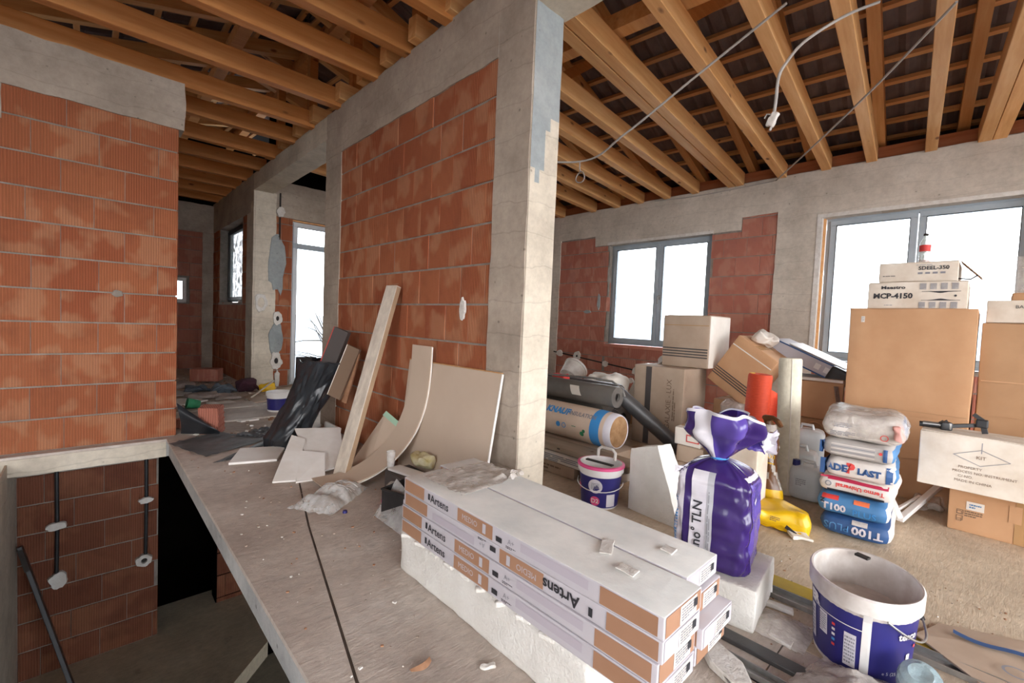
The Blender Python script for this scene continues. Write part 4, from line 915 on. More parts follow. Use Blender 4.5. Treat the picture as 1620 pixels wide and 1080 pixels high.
for i in range(4):
    for zz in (1.53, 1.397): rect(t, b_, .035, .045, (4.36, .335-.055*i, zz), nX, M_baggrey, seg=1, off=.0025); lines(t, b_, .03, .04, 5, (4.36, .335-.055*i, zz), nX, M_greyink, off=.0035, seed=i)
disc(t, b_, .007, (4.36, .165, 1.462), nX, M_ink, off=.004, name='logo')
t, b_ = carton('white_printed_box', (4.40, .160, 1.570), (4.88, .595, 1.708), M_whitecards, 'smaller white printed carton with open end flap under the bottle', seed=12, tape=False, amp=.003)
text(t, b_, 'SDEEL-350', .036, (4.40, .29, 1.665), nX, M_ink, off=.003, bold=.001); lines(t, b_, .17, .012, 1, (4.40, .30, 1.69), nX, M_baggrey, off=.003)
lines(t, b_, .14, .008, 1, (4.40, .50, 1.615), nX, M_ink, off=.003)
for i in range(4): rect(t, b_, .026, .014, (4.40, .36-.04*i, 1.63), nX, M_greyink, seg=1, off=.003, name='icon_print')
mk('open_flap', MB().grid(lambda a_, b__: (4.42+.3*b__, .155-.11*a_, 1.712-.125*a_+.01*b__), 4, 4, 0, .003), M_cardd, t); mk('flap_edge', MB().tube([(4.42, .16, 1.585), (4.42, .10, 1.578), (4.42, .065, 1.605)], .005), M_blacks, t)
# bottle on top
t = root('plastic_bottle', (4.60, .36, 1.712), label='clear drinks bottle with red label standing on the white printed carton', cat='bottle')
mk('bottle_body', MB().lathe([(0, .003), (.030, 0), (.033, .01), (.033, .05), (.031, .06), (.033, .07), (.033, .15), (.028, .175), (.013, .205), (.012, .222)], (4.60, .36, 1.712), 24), M_bottle, t, smooth=True)
mk('cap', MB().lathe([(.0, .236), (.014, .236), (.015, .222), (.013, .218)], (4.60, .36, 1.712), 20), M_hole, t, smooth=True)
mk('bottle_label', MB().lathe([(.0335, .10), (.0337, .148)], (4.60, .36, 1.712), 24), M_red, t, smooth=True); mk('red_dregs', MB().lathe([(0, .002), (.031, .004), (.032, .035), (0, .035)], (4.60, .36, 1.712), 20), plain('red_juice', '#e2452f', rough=.2), t, smooth=True)
# carton at frame edge on top of the dark tan one, with roll on it
t, b_ = carton('white_printed_box', (4.37, -.62, 1.281), (4.8, .012, 1.425), M_whitecards, 'white carton on the darker tan box beside the printed cartons', seed=14, tape=False)
text(t, b_, 'BACA', .03, (4.37, -.155, 1.385), nX, M_ink, off=.003)
t, b_ = carton('brown_carton', (4.43, -.5, 1.432), (4.7, -.10, 1.478), M_card, 'flat brown carton lying on the white carton at the frame edge', seed=15, amp=.002)
t = root('plastic_drum', (4.55, -.18, 1.484), label='translucent ribbed plastic roll standing on the brown flat carton', cat='roll')
mk('drum_body', MB().lathe([(0, 0), (.10, 0), (.105, .01)] + [(.105+(.003 if i % 2 else 0), .01+.012*i) for i in range(1, 20)] + [(.103, .245), (0, .245)], (4.57, -.18, 1.484), 30), M_clear, t, smooth=True)
mk('roll_core', MB().lathe([(0, .002), (.06, .002), (.06, .24), (0, .24)], (4.57, -.18, 1.484), 24), M_whitedirty, t, smooth=True)

# ---- strapped carton on the tall carton by window one
t, b_ = carton('strapped_carton', (4.02, 1.90, .0), (4.50, 2.42, .775), M_cardg, 'upright printed cardboard box below the strapped box, near the window', seed=17, M=rotz(.0), amp=.005)
t['label'] = 'upright cardboard box with vertical dark band and small vertical printing'
rect(t, b_, .06, .76, (4.02, 2.26, .39), nX, M_stripe, seg=2, off=.004, name='dark_band')
text(t, b_, 'GALAXIE - LUX', .07, (4.02, 2.04, .43), nX, M_print, up=(0, 1, 0), off=.004); lines(t, b_, .30, .035, 2, (4.02, 1.985, .43), nX, M_print, up=(0, 1, 0), off=.004)
t, b_ = carton('strapped_carton', (4.22, 1.78, .785), (4.70, 2.24, 1.285), M_cardg, 'strapped cardboard box with grey horizontal bands on top of the upright box', seed=18, amp=.005)
for q in range(4): rect(t, b_, .45, .012, (4.22, 2.01, .885+.026*q), nX, M_stripe, seg=6, off=.003, name='dark_band')
rect(t, b_, .45, .006, (4.22, 2.01, 1.19), nX, M_tape, seg=6, off=.003, name='strap')
mk('pale_side', MB().box((4.23, 1.7745, .79), (4.69, 1.778, 1.28)), M_whitecard, t)
# tilted carton
Mt = (Matrix.Rotation(math.radians(33), 3, 'X'))
cc = V((4.52, 1.52, .80))
t = root('tilted_carton', (4.52, 1.52, .52), label='cardboard box tipped on its corner with dark stripes and white tape', cat='box')
b_ = mk('box_body', MB().rbox(cc, (.20, .20, .25), Mt, r=.006, seg=8, amp=.005, fr=3.5, seed=19), M_card, t, smooth=True)
for q in range(4): rect(t, b_, .39, .010, V((4.31, 1.52, .80)) + Mt @ V((0, .0, -.16+.022*q)), nX, M_stripe, up=Mt @ V((0, 0, 1)), seg=5, off=.003, name='dark_band')
rect(t, b_, .39, .010, V((4.31, 1.52, .80)) + Mt @ V((0, 0, .16)), nX, M_whitecard, up=Mt @ V((0, 0, 1)), seg=4, off=.003, name='strap')
mk('packing_tape', MB().obox(cc + Mt @ V((0, 0, .2525)), (.2, .03, .001), Mt), M_tape, t)
mk('crumpled_paper', MB().rbox((4.52, 1.40, 1.10), (.10, .09, .05), Matrix.Rotation(.5, 3, 'X'), r=.04, seg=6, amp=.045, fr=11, seed=20), M_whitecard, smooth=False, label='crumpled white paper on the tipped cardboard box', cat='paper')
# support carton for the tipped one
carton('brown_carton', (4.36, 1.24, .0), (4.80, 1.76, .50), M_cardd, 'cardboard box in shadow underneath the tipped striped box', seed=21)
# flat pale carton with blue edges, slanting
a0, a1 = V((4.98, 1.42, 1.05)), V((4.98, .84, .79))
d_ = (a1-a0).normalized(); Mf = Matrix((V((1, 0, 0)), -d_, V((1, 0, 0)).cross(-d_))).transposed()
t = root('flat_carton', (4.75, 1.08, .85), label='flat white and blue-edged carton slanting down in front of the second window', cat='box')
b_ = mk('box_body', MB().rbox((a0+a1)/2, (.25, .31, .062), Mf, r=.005, seg=6, amp=.003, fr=4, seed=23), M_pack, t, smooth=True)
for sz in (-.06, .06): mk('blue_edge', MB().obox((a0+a1)/2 + Mf @ V((-.252, 0, sz)), (.002, .31, .006), Mf), M_bagblue2, t)
mk('blue_underside', MB().obox((a0+a1)/2 + Mf @ V((0, 0, -.065)), (.25, .31, .002), Mf), M_bagblue2, t)
mk('top_sheet', MB().obox((a0+a1)/2 + Mf @ V((.02, -.06, .072)), (.22, .24, .004), Mf), M_white, t)
for q in (-.12, -.2): rect(t, b_, .045, .05, (a0+a1)/2 + Mf @ V((-.25, q, 0)), nX, M_white, up=Mf @ V((0, 0, 1)), seg=1, off=.003, name='white_label')
mk('black_case', MB().rbox((4.78, .86, .80), (.10, .075, .07), Mf, r=.02, seg=4, amp=.006, fr=8), M_blacks, smooth=True, label='black plastic case at the lower end of the flat blue-edged carton', cat='case')
# stacked brown cartons below
t, b_ = carton('brown_carton', (4.62, .80, .42), (5.05, 1.22, .745), M_card, 'upper tan cardboard box behind the cream mesh roll', seed=25)
mk('white_lid', MB().box((4.60, .80, .752), (5.05, 1.22, .775)), M_whitecard, t)
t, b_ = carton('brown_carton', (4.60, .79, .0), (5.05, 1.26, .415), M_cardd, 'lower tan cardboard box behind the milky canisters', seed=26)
mk('carry_handle', MB().tube([(4.59, 1.04-.13*i/8, .36+.035*math.sin(PI*i/8)) for i in range(9)], .007), M_card, t, smooth=True)
mk('leaning_profile', MB().bar((4.5, .83, .73), (4.42, .76, .42), .03, .012), M_steel, smooth=False, label='grey metal strip leaning between the brown boxes and tall carton', cat='metal strip')
t, b_ = carton('red_white_carton', (4.62, .755, .30), (4.9, .795, .72), M_whitecard, 'narrow white and red carton squeezed beside the tall carton', seed=27, tape=False, amp=.001); rect(t, b_, .03, .12, (4.62, .775, .63), nX, M_red, seg=1, off=.003)

# ---- rolls standing up
t = root('mesh_roll', (3.68, .93, 0), label='tall cream roll of glass-fibre mesh standing upright', cat='roll')
mk('roll_body', MB().lathe([(0, 0), (.070, 0), (.072, .01), (.073, .84), (.072, .846), (.073, .85), (.073, .965), (.066, .975), (.035, .972), (.03, .94), (0, .94)], (3.68, .93, 0), 32, 0, Matrix.Rotation(-.03, 3, 'X')), M_cream, t, smooth=True)
mk('roll_edge', MB().tube([(3.612, .905, .01), (3.61, .90+.03*.5, .5), (3.612, .93, .97)], .003, 6), M_whitecard, t, smooth=True)
t = root('orange_roll', (3.96, 1.26, 0), label='bright orange netting roll standing beside the cream roll', cat='roll')
mk('roll_body', MB().lathe([(0, 0), (.085, 0), (.088, .02), (.088, .80), (.08, .815), (.03, .812), (0, .80)], (3.96, 1.27, 0), 30, 0, Matrix.Rotation(.04, 3, 'X')), M_orange, t, smooth=True)
mk('loose_turn', MB().grid(lambda a_, b__: (3.93+.11*math.sin(a_*2.2), 1.22-.11*a_-.02*b__, .02+.70*b__*(1-.12*a_)), 12, 10, 0, .003), M_orange, t, smooth=True)
mk('yellow_cap', MB().lathe([(0, .82), (.02, .82), (.02, .80)], (3.96, 1.30, 0), 12), M_yellow, t)

# ---- bags on the floor
t = root('brown_film_bag', (3.22, .90, 0), label='limp brown and yellow transparent film bag against the cream roll', cat='bag')
def yb(a_, b__):
    w_ = .13*(1-.55*b__)*(1+.15*math.sin(b__*9)); th = a_*2*PI
    return V((3.22+.07*(1-.5*b__)*math.cos(th)+.02*noise.noise(V((a_*4, b__*6, 3))), .905+w_*.62*math.sin(th)+.03*b__+.02*noise.noise(V((math.sin(th)*2, b__*6, 9))), .002+.56*b__))
mk('bag_body', MB().grid(yb, 36, 26, lambda u, v: 1 if v < .27 else (2 if noise.noise(V((u*9, v*5, 2))) > .12 or v > .93 else 0), .001), [M_brownbag, M_yellow, M_film], t, smooth=True)
text(t, None, 'MAXI', .035, (3.135, .905, .37), nX, M_yellow, off=.004); lines(t, None, .07, .03, 2, (3.14, .905, .32), nX, M_yellow, off=.004)
mk('twisted_top', MB().tube([(3.22, .93, .55), (3.20, .95, .60), (3.17, .90, .61), (3.14, .86, .595), (3.13, .84, .57)], [.03, .025, .016, .018, .012], 8), M_brownbag, t, smooth=True)
t = root('yellow_bag', (3.02, .78, 0), label='crumpled bright yellow film bag lying on the floor', cat='bag')
mk('bag_body', MB().rbox((3.04, .80, .055), (.13, .15, .055), rotz(.25), r=.05, seg=12, amp=.035, fr=9, seed=31), M_yellow, t, smooth=True)
mk('bag_fold', MB().grid(lambda a_, b__: (2.92+.10*b__, .94-.30*a_, .012+.10*b__*math.sin(PI*min(1, a_*1.1))+.018*noise.noise(V((a_*7, b__*5, 2)))), 16, 8, 0, .003), M_yellow, t, smooth=True)
lines(t, None, .05, .03, 3, (2.925, .78, .055), (-.8, 0, .6), M_print, off=.03); mk('black_mark', MB().obox((2.915, .70, .030), (.003, .03, .010), Matrix.Rotation(.5, 3, 'X')), M_ink, t)
mk('torn_paper', MB().rbox((2.93, .66, .012), (.05, .05, .010), rotz(.6), r=.006, seg=4, amp=.012, fr=18), M_whitecard, smooth=False, label='scraps of torn white paper beside the yellow bag', cat='paper')
for i, (c_, s_, lb) in enumerate((((3.66, .80, 0), (.085, .10, .24), 'front milky canister with blue cap beside the sack stack'), ((3.86, .90, 0), (.09, .11, .30), 'white canister with grey label behind the front one'), ((4.09, .92, .0), (.10, .12, .42), 'tallest milky canister at the back of the group'))):
    t = root('plastic_canister', c_, label=lb, cat='canister', group='milky plastic canisters')
    mk('canister_body', MB().rbox(V(c_)+V((0, 0, s_[2]/2)), (s_[0], s_[1], s_[2]/2-.002), rotz(.1*i), r=.045, seg=5), M_can, t, smooth=True)
    mk('canister_grip', MB().tube([V(c_)+V(p) for p in ((-.02, -.05, s_[2]-.01), (-.02, -.04, s_[2]+.03), (-.02, .03, s_[2]+.03), (-.02, .04, s_[2]-.01))], .012), M_can, t, smooth=True)
    mk('screw_cap', MB().lathe([(0, .03), (.022, .03), (.024, .0), (.024, -.01)], V(c_)+V((-.03, .065, s_[2])), 16), M_blue, t, smooth=True)
    rect(t, None, .08, .08, V(c_)+V((-s_[0]-.002, .02, s_[2]*.55)), nX, M_filmw if i else M_can, off=.002, seg=1); lines(t, None, .06, .05, 4, V(c_)+V((-s_[0]-.002, .02, s_[2]*.55)), nX, M_yellow if i == 2 else M_greyink, off=.004)
# pale carton behind the violet bag, small red-white box to its left
t, b_ = carton('cream_carton', (2.92, .90, .0), (3.12, 1.18, .495), M_whitecards, 'plain cream carton standing behind the violet bag', seed=33)
mk('crease', MB().box((2.9165, .9, .25), (2.9185, 1.18, .253)), M_cardg, t)
t, b_ = carton('small_carton', (2.95, 1.26, .36), (3.15, 1.44, .475), M_whitecard, 'small white box with faded red print left of the violet bag', seed=34)
rect(t, b_, .09, .05, (2.95, 1.31, .415), nX, M_red, seg=1, off=.003); rect(t, b_, .075, .035, (2.95, 1.31, .415), nX, M_whitecard, seg=1, off=.004)
t, b_ = carton('pinkish_carton', (2.95, 1.24, .25), (3.2, 1.42, .355), M_cardg, 'greyish pink carton below the small red-printed box', seed=35)
t, b_ = carton('pinkish_carton', (2.93, 1.23, .0), (3.2, 1.40, .245), M_cardg, 'dented greyish carton on the floor behind the polystyrene wedge', seed=36, amp=.02)
mk('red_scrap', MB().rbox((2.86, 1.22, .012), (.02, .06, .010), r=.006, seg=3, amp=.008), M_red, smooth=True, label='small red scrap on the floor behind the wedge', cat='scrap')
mk('clear_bag', MB().rbox((4.20, 1.52, .40), (.10, .10, .12), r=.06, seg=7, amp=.04, fr=11, seed=38), M_film, smooth=True, label='clear plastic bag stuffed under the tipped box', cat='bag')
mk('dark_bundle', MB().rbox((4.1, 1.48, .14), (.14, .16, .14), r=.07, seg=7, amp=.05, fr=9, seed=39), M_cloth2, smooth=True, label='dark bundle on the floor behind the violet bag', cat='bundle')
mk('green_net_bag', MB().rbox((3.98, 1.60, .20), (.06, .06, .20), r=.05, seg=6, amp=.03, fr=14, seed=40), plain('green_brown_net', '#6e7a3c', '#9a5f33', .7, 12), smooth=True, label='green and brown bundle beside the violet bag', cat='bundle')

# ---- rolls and packs behind the pillar
t = root('insulation_roll', (2.95, 2.55, .20), label='beige insulation roll with blue lettering and blue end band', cat='roll')
kc = (2.95, 0, .345); kr = .142
def kp(y, f=1): return kr*f
ky = [(3.3, 1), (2.06, 1), (2.0, .99), (1.95, .97), (1.90, .93), (1.86, .84)]
Mk = Matrix.Rotation(PI/2, 3, 'X')     # local z -> -Y
kb = mk('roll_body', MB().lathe([(0, 0), (kr, 0), (kr, .60), (kr, 1.2), (kr*.99, 1.30), (kr*.96, 1.36), (kr*.93, 1.40)], (2.95, 3.3, .345), 36, [0, 0, 0, 0, 0, 0], Mk), M_knauf, t, smooth=True)
mk('blue_band', MB().lathe([(kr*1.004, 1.24), (kr*.998, 1.29), (kr*.985, 1.325)], (2.95, 3.3, .345), 36, 0, Mk), M_lblue, t, smooth=True)
mk('pale_rim', MB().lathe([(kr*.965, 1.36), (kr*.94, 1.40), (kr*.88, 1.42), (kr*.84, 1.415)], (2.95, 3.3, .345), 36, 0, Mk), M_filmw, t, smooth=True)
mk('wool_end', MB().lathe([(kr*.86, 1.415), (kr*.6, 1.43), (kr*.2, 1.425), (0, 1.43)], (2.95, 3.3, .345), 30, 0, Mk), M_brownend, t, smooth=True)
kn = V((-.85, 0, .52))
upk = V((.52, 0, .85))
text(t, kb, 'KNAUF', .075, (2.87, 2.40, .42), kn, M_lblue, up=upk, off=.004, bold=.004, sx=1.0)
text(t, kb, 'INSULATION', .050, (2.87, 2.15, .42), kn, M_greyink, up=upk, off=.004, bold=.001, sx=.9)
kn2 = V((-1, 0, -.02))
rect(t, kb, .07, .05, (2.82, 2.66, .33), kn2, M_lblue, off=.003, seg=2); text(t, kb, '\u2022\u2022', .06, (2.82, 2.57, .33), kn2, M_bagblue2, off=.004)
disc(t, kb, .022, (2.82, 2.37, .335), kn2, M_lblue, off=.004, name='logo'); disc(t, kb, .022, (2.82, 2.31, .335), kn2, M_lblue, off=.004, r0=.016, name='logo')
disc(t, kb, .020, (2.82, 2.13, .30), (-1, 0, -.3), M_green, off=.004, name='logo'); disc(t, kb, .014, (2.82, 2.11, .325), (-1, 0, -.1), M_green, off=.004, name='logo'); lines(t, kb, .08, .010, 1, (2.82, 2.19, .345), kn2, M_green, off=.004)
# flooring packs under it
def lowpack(lo, hi, mat, label, stripes=None):
    t = root('long_pack', ((lo[0]+hi[0])/2, (lo[1]+hi[1])/2, lo[2]), label=label, cat='pack', group='long packs under the insulation roll')
    b_ = mk('pack_body', MB().rbox(((lo[0]+hi[0])/2, (lo[1]+hi[1])/2, (lo[2]+hi[2])/2), ((hi[0]-lo[0])/2, (hi[1]-lo[1])/2, (hi[2]-lo[2])/2-.001), r=.004, seg=5, amp=.002), mat, t, smooth=True)
    return t, b_
t, b_ = lowpack((2.60, 2.02, .002), (2.78, 3.3, .088), M_cardg, 'lowest grey-brown long pack standing next to the concrete pillar'); lines(t, b_, .3, .05, 2, (2.60, 2.30, .045), nX, M_print, off=.003)
t, b_ = lowpack((2.62, 1.78, .002), (2.80, 1.98, .086), M_cardg, 'short grey-brown pack just behind the pink-rimmed bucket')
t, b_ = lowpack((2.80, 1.80, .002), (3.15, 3.3, .10), M_cardd, 'wide brown long pack lying under the insulation roll')
t, b_ = lowpack((2.60, 1.62, .092), (2.76, 3.3, .155), M_whitecard, 'white long pack printed with rows of small grey text'); lines(t, b_, 1.1, .055, 4, (2.60, 2.2, .125), nX, M_greyink, off=.003, seed=5)
t, b_ = lowpack((2.64, 1.60, .16), (2.84, 3.3, .205), wood_mat('grey_plank', '#8d7d6c', '#9d8c7a', '#a99988', 1), 'grey wood-grain plank pack in front of the insulation roll'); lines(t, b_, .05, .02, 1, (2.64, 2.2, .19), nX, M_hole, off=.003)
lowpack((2.86, 1.85, .105), (3.15, 3.3, .198), M_cardg, 'grey long pack right beneath the insulation roll')
def roll(name, p0, p1, r, mat, label, core=True, n_=26):
    p0, p1 = V(p0), V(p1); t = root(name, (p0+p1)/2-V((0, 0, r)), label=label, cat='roll'); d = (p1-p0); l = d.length; q = d.normalized().to_track_quat('Z', 'Y').to_matrix()
    mk('roll_body', MB().lathe([(r*.35, .02), (r*.4, 0), (r*.96, 0), (r, .008), (r*1.01, l*.3), (r*.985, l*.6), (r, l-.008), (r*.96, l), (r*.4, l), (r*.35, l-.02)], p0, n_, 0, q), mat, t, smooth=True)
    mk('roll_core', MB().lathe([(0, .03), (r*.36, .03), (r*.36, l-.03), (0, l-.03)], p0, 14, 0, q), M_hole, t)
    mk('outer_edge', MB().tube([p0 + q @ V((r*1.0, 0, .01)), p0 + q @ V((r*1.0, 0, l-.01))], .004, 6), mat, t)
    return t
t = roll('membrane_roll', (3.12, 3.3, .575), (3.12, 2.02, .575), .088, M_grey, 'dark grey membrane roll with a pink paper patch on top of the insulation roll')
mk('paper_patch', MB().grid(lambda a_, b__: (3.12+.091*math.cos(PI-.0-.9*b__+.25), 2.42-.10*a_+.04*b__, .575+.091*math.sin(PI-.9*b__+.25)), 3, 8), M_whitecard, t)
roll('membrane_roll', (3.42, 3.4, .182), (3.42, 2.35, .182), .175, M_grey, 'grey roll on the floor behind the insulation roll')
roll('membrane_roll', (3.42, 3.5, .485), (3.42, 2.30, .485), .122, M_grey, 'grey roll in the second layer behind the insulation roll')
roll('membrane_roll', (3.78, 3.5, .17), (3.78, 2.5, .17), .165, M_black, 'black roll on the floor by the upright cardboard box')
roll('membrane_roll', (3.76, 3.6, .465), (3.76, 2.42, .465), .125, M_black, 'thick black roll end beside the upright cardboard box')
roll('membrane_roll', (4.13, 4.2, .172), (4.13, 2.6, .172), .168, M_grey, 'grey roll lying beyond the other rolls by the wall')
roll('membrane_roll', (3.25, 2.12, .60), (3.60, 1.62, .10), .062, M_black, 'slim dark roll slanting down to the floor from the pile')
mk('shiny_hose', MB().tube([(3.05, 3.3, .675), (3.1, 2.7, .685), (3.15, 2.3, .70), (3.18, 2.12, .69), (3.2, 2.03, .64), (3.19, 2.0, .58)], .009, 8), M_steel, smooth=True, label='shiny grey hose curling over the membrane rolls', cat='hose')
mk('white_cloth', MB().rbox((4.10, 2.80, .49), (.16, .20, .14), r=.08, seg=8, amp=.05, fr=7, seed=50), M_whitecard, smooth=True, label='white cloth heap on the rolls under the first window', cat='cloth')
t, b_ = bucket('plain_bucket', (4.52, 3.68, .47), .13, .16, .20, 'plain white bucket tipped on the pile by the wall', .03, [M_whitedirty, M_whitedirty], tilt=Matrix.Rotation(.9, 3, 'Y'))
mk('white_sheet', MB().grid(lambda a_, b__: (4.15+.5*b__, 4.3-1.0*a_, .41+.05*noise.noise(V((a_*4, b__*3, 1)))), 12, 8, 0, .004), M_whitecard, smooth=True, label='creased white foam sheet over the rolls', cat='sheet')
carton('brown_carton', (4.31, 3.2, .0), (4.75, 4.4, .36), M_cardd, 'cardboard box hidden beneath the white foam sheet', seed=52)
mk('red_scrap', MB().rbox((3.45, 2.9, .62), (.05, .08, .03), r=.02, seg=4, amp=.02), M_red, smooth=True, label='small red cloth on the grey rolls', cat='scrap')
for i, (pts, lb) in enumerate((([(4.9, 2.75, .42), (4.9, 3.02, .42), (4.95, 2.60, .90), (4.93, 2.72, .62)], 0),)): pass
mk('foam_offcut', MB().prism([(4.9, 2.95, .27), (4.9, 2.50, .27), (5.0, 2.46, .84), (4.98, 2.60, .82)], (.03, 0, 0)), M_styro, label='pointed white foam offcut leaning below the first window', cat='foam')
mk('foam_offcut', MB().prism([(4.75, 2.98, .265), (4.75, 2.72, .265), (4.78, 2.60, .62), (4.78, 2.80, .66)], (.03, 0, 0)), M_styro, label='blunt white foam offcut left of the upright cardboard box', cat='foam')
carton('brown_carton', (4.70, 2.46, .0), (5.1, 3.0, .26), M_cardd, 'low cardboard box holding up the foam offcuts', seed=53)
mk('torn_foam', MB().rbox((4.44, 2.33, .815), (.05, .05, .035), r=.02, seg=4, amp=.025, fr=25), M_plast, smooth=True, label='small torn white foam on the upright box', cat='foam')

# ---- white plastic angle pieces on the floor
t = root('plastic_angle', (4.05, .22, 0), label='white plastic angle piece lying between the sacks and the brown box', cat='profile')
mk('arm', MB().bar((3.66, .30, .03), (4.3, .15, .16), .035, .03), M_white, t, bevel=.004); mk('arm', MB().bar((3.66, .30, .03), (3.82, .42, .22), .035, .03), M_white, t, bevel=.004); mk('brace', MB().bar((3.74, .33, .06), (4.05, .24, .10), .02, .02), M_white, t, bevel=.003)
mk('crumpled_film', MB().rbox((4.2, .20, .03), (.12, .07, .03), r=.02, seg=6, amp=.03, fr=12), M_film, smooth=True, label='crumpled dark film behind the white angle piece', cat='plastic film')

# ---- floor strip objects in front
mk('yellow_strip', MB().box((2.26, -.35, 0), (2.36, .98, .012)), M_yellowold, bevel=.002, label='ochre yellow flat strip lying behind the big bucket', cat='strip')
t = root('steel_profile', (2.20, .1, 0), label='dull steel channel lying along the yellow strip', cat='profile')
mk('web', MB().box((2.165, -.45, .001), (2.235, .95, .004)), M_steel, t); mk('flange', MB().box((2.163, -.45, .001), (2.167, .95, .022)), M_steel, t); mk('flange', MB().box((2.233, -.45, .001), (2.237, .95, .022)), M_steel, t)
mk('channel_profile', MB().box((1.60, -.2, .001), (1.645, .66, .006)).box((1.60, -.2, .001), (1.604, .66, .025)).box((1.645, -.2, .001), (1.649, .66, .025)), M_steel, label='steel channel running out from under the flooring cartons', cat='profile')
mk('dark_track', MB().box((1.72, -.2, .001), (1.78, .95, .018)), M_black, bevel=.003, label='dark rubber track on the floor by the polystyrene block', cat='strip')
def chunk(name, pts, h, mat, label, cat='scrap', amp=.004, group=None): return mk(name, MB().prism([(x, y, .001) for x, y in pts], (0, 0, h)), mat, label=label, cat=cat, bevel=h*.2, group=group)
chunk('plaster_chunk', [(1.66, .60), (1.62, .50), (1.54, .44), (1.50, .48), (1.54, .58), (1.60, .64)], .03, M_plast, 'long white plaster chunk beside the carton ends', 'rubble')
chunk('plaster_chunk', [(1.93, .50), (1.90, .42), (1.86, .42), (1.87, .50)], .015, M_plast, 'small pale plaster chunk in front of the polystyrene block', 'rubble')
chunk('plaster_chunk', [(2.10, .62), (2.12, .48), (2.09, .47), (2.07, .61)], .02, M_plast, 'narrow white plaster stick behind the big bucket', 'rubble')
mk('bent_rod', MB().tube([(1.52, .52, .02), (1.40, .38, .01), (1.25, .28, .008)], .004, 8), M_steel, smooth=True, label='thin steel rod in front of the carton ends', cat='rod')
def crumple(a_, b_): return (1.50+.42*a_, .42-.36*b_-.10*a_, .004+.09*math.sin(PI*a_)*math.sin(PI*b_)*(.6+.8*abs(noise.noise(V((a_*5, b_*4, 1)))))+.012*noise.noise(V((a_*16, b_*14, 2)))+.012)
mk('film_sheet', MB().grid(crumple, 34, 30, 0, .0008), M_film, smooth=True, label='crumpled clear film sheet in front of the big bucket', cat='plastic film')
mk('film_sheet', MB().grid(lambda a_, b_: (1.86+.20*a_, .60-.22*b_, .006+.03*math.sin(PI*a_)*math.sin(PI*b_)+.006*noise.noise(V((a_*12, b_*12, 2)))), 16, 16, 0, .0008), M_film, smooth=True, label='small clear film scrap between polystyrene block and bucket', cat='plastic film')
mk('blue_wrapper', MB().rbox((1.80, .20, .035), (.045, .03, .032), rotz(.6), r=.02, seg=6, amp=.02, fr=16, seed=60), plain('blue_white_wrapper', '#d9e2ec', '#4d93cf', .4, 14), smooth=False, label='crushed blue and white wrapper in front of the big bucket', cat='wrapper')
t = root('crushed_bottle', (1.90, .075, 0), label='grey translucent bottle base lying before the big bucket', cat='bottle')
mk('bottle_body', MB().lathe([(0, .10), (.03, .11), (.048, .10), (.055, .08), (.056, 0.0), (.05, -.05)], (1.885, .075, .045), 26, 0, Matrix.Rotation(-.5, 3, 'Y')), M_bottled, t, smooth=True)
mk('bottle_ring', MB().lathe([(.0565, .03), (.058, .035), (.0565, .04)], (1.885, .075, .045), 26, 0, Matrix.Rotation(-.5, 3, 'Y')), M_bottled, t, smooth=True)
t = root('torn_cardboard', (2.3, -.08, 0), label='torn flattened cardboard with a blue printed curve at the frame edge', cat='cardboard')
cb = mk('board', MB().prism([(2.50, .06, .004), (2.30, .12, .02), (2.12, -.10, .01), (2.05, -.45, .004), (2.75, -.45, .004)], (0, 0, .006)), M_cardg, t)
mk('blue_print', MB().grid(lambda a_, b_: (2.42-.02*math.sin(a_*7)+.03*b_, .02-.28*a_, .03), 14, 2), M_bagblue2, t); mk('ring_print', MB().lathe([(.028, .0305), (.036, .0305)], (2.30, -.14, 0), 20), M_greyink, t)
for i, (x, y, s_, mt_) in enumerate(((.80, 1.20, .016, M_woodchip), (.965, 1.07, .010, M_plast), (1.02, 1.62, .008, M_debris), (1.0, 1.33, .009, M_debris), (.78, 2.9, .006, M_ink), (.93, 1.6, .006, M_debris), (.86, 1.75, .005, M_debris), (.72, 1.9, .004, M_woodchip), (1.02, 1.15, .008, M_woodchip))):
    nm = 'wood_shaving' if i == 0 else 'floor_crumb'
    if i == 0: mk(nm, MB().grid(lambda a_, b_: (.765+.075*a_, 1.215-.02*math.sin(a_*3)+.012*b_, .004+.016*b_*math.sin(a_*2.6)), 12, 3, 0, .001), mt_, smooth=True, label='curled brown wood shaving on the bare floor', cat='shaving')
    elif i == 1: mk('plaster_chip', MB().rbox((x, y, .007), (.028, .010, .006), rotz(-.5), r=.005, seg=4, amp=.007, fr=40), mt_, smooth=True, label='white plaster chip on the floor before the polystyrene slab', cat='chip')
cr_ = MB(); r5 = random.Random(9)
for i in range(420):
    x = r5.uniform(.55, 2.9); y = r5.uniform(.5, 4.5) if x < 1.7 else r5.uniform(-.3, .7)
    if 1.0 < x < 1.5 and .5 < y < 1.8: continue
    s_ = r5.uniform(.0015, .005)*(1 if x < 1.7 else .6); cr_.obox((x, y, s_*.6), (s_, s_*r5.uniform(.5, 1.6), s_*.6), rotz(r5.uniform(0, 3)), slot=i % 3)
for i in range(260):
    x = r5.uniform(.6, 1.7); y = r5.uniform(4.6, 9.5); s_ = r5.uniform(.004, .016); cr_.obox((x, y, s_*.5), (s_, s_*r5.uniform(.5, 2), s_*.5), rotz(r5.uniform(0, 3)), slot=i % 3)
mk('floor_rubble', cr_, [M_debris, M_woodchip, M_plast], kind='stuff', label='fine rubble and crumbs scattered over the bare slab', cat='rubble', at=(0, 0, 0))

# ================================================================ left side things
M_plankd = plain('plank_edge', '#a98e72', '#9c8166', .8, 6)
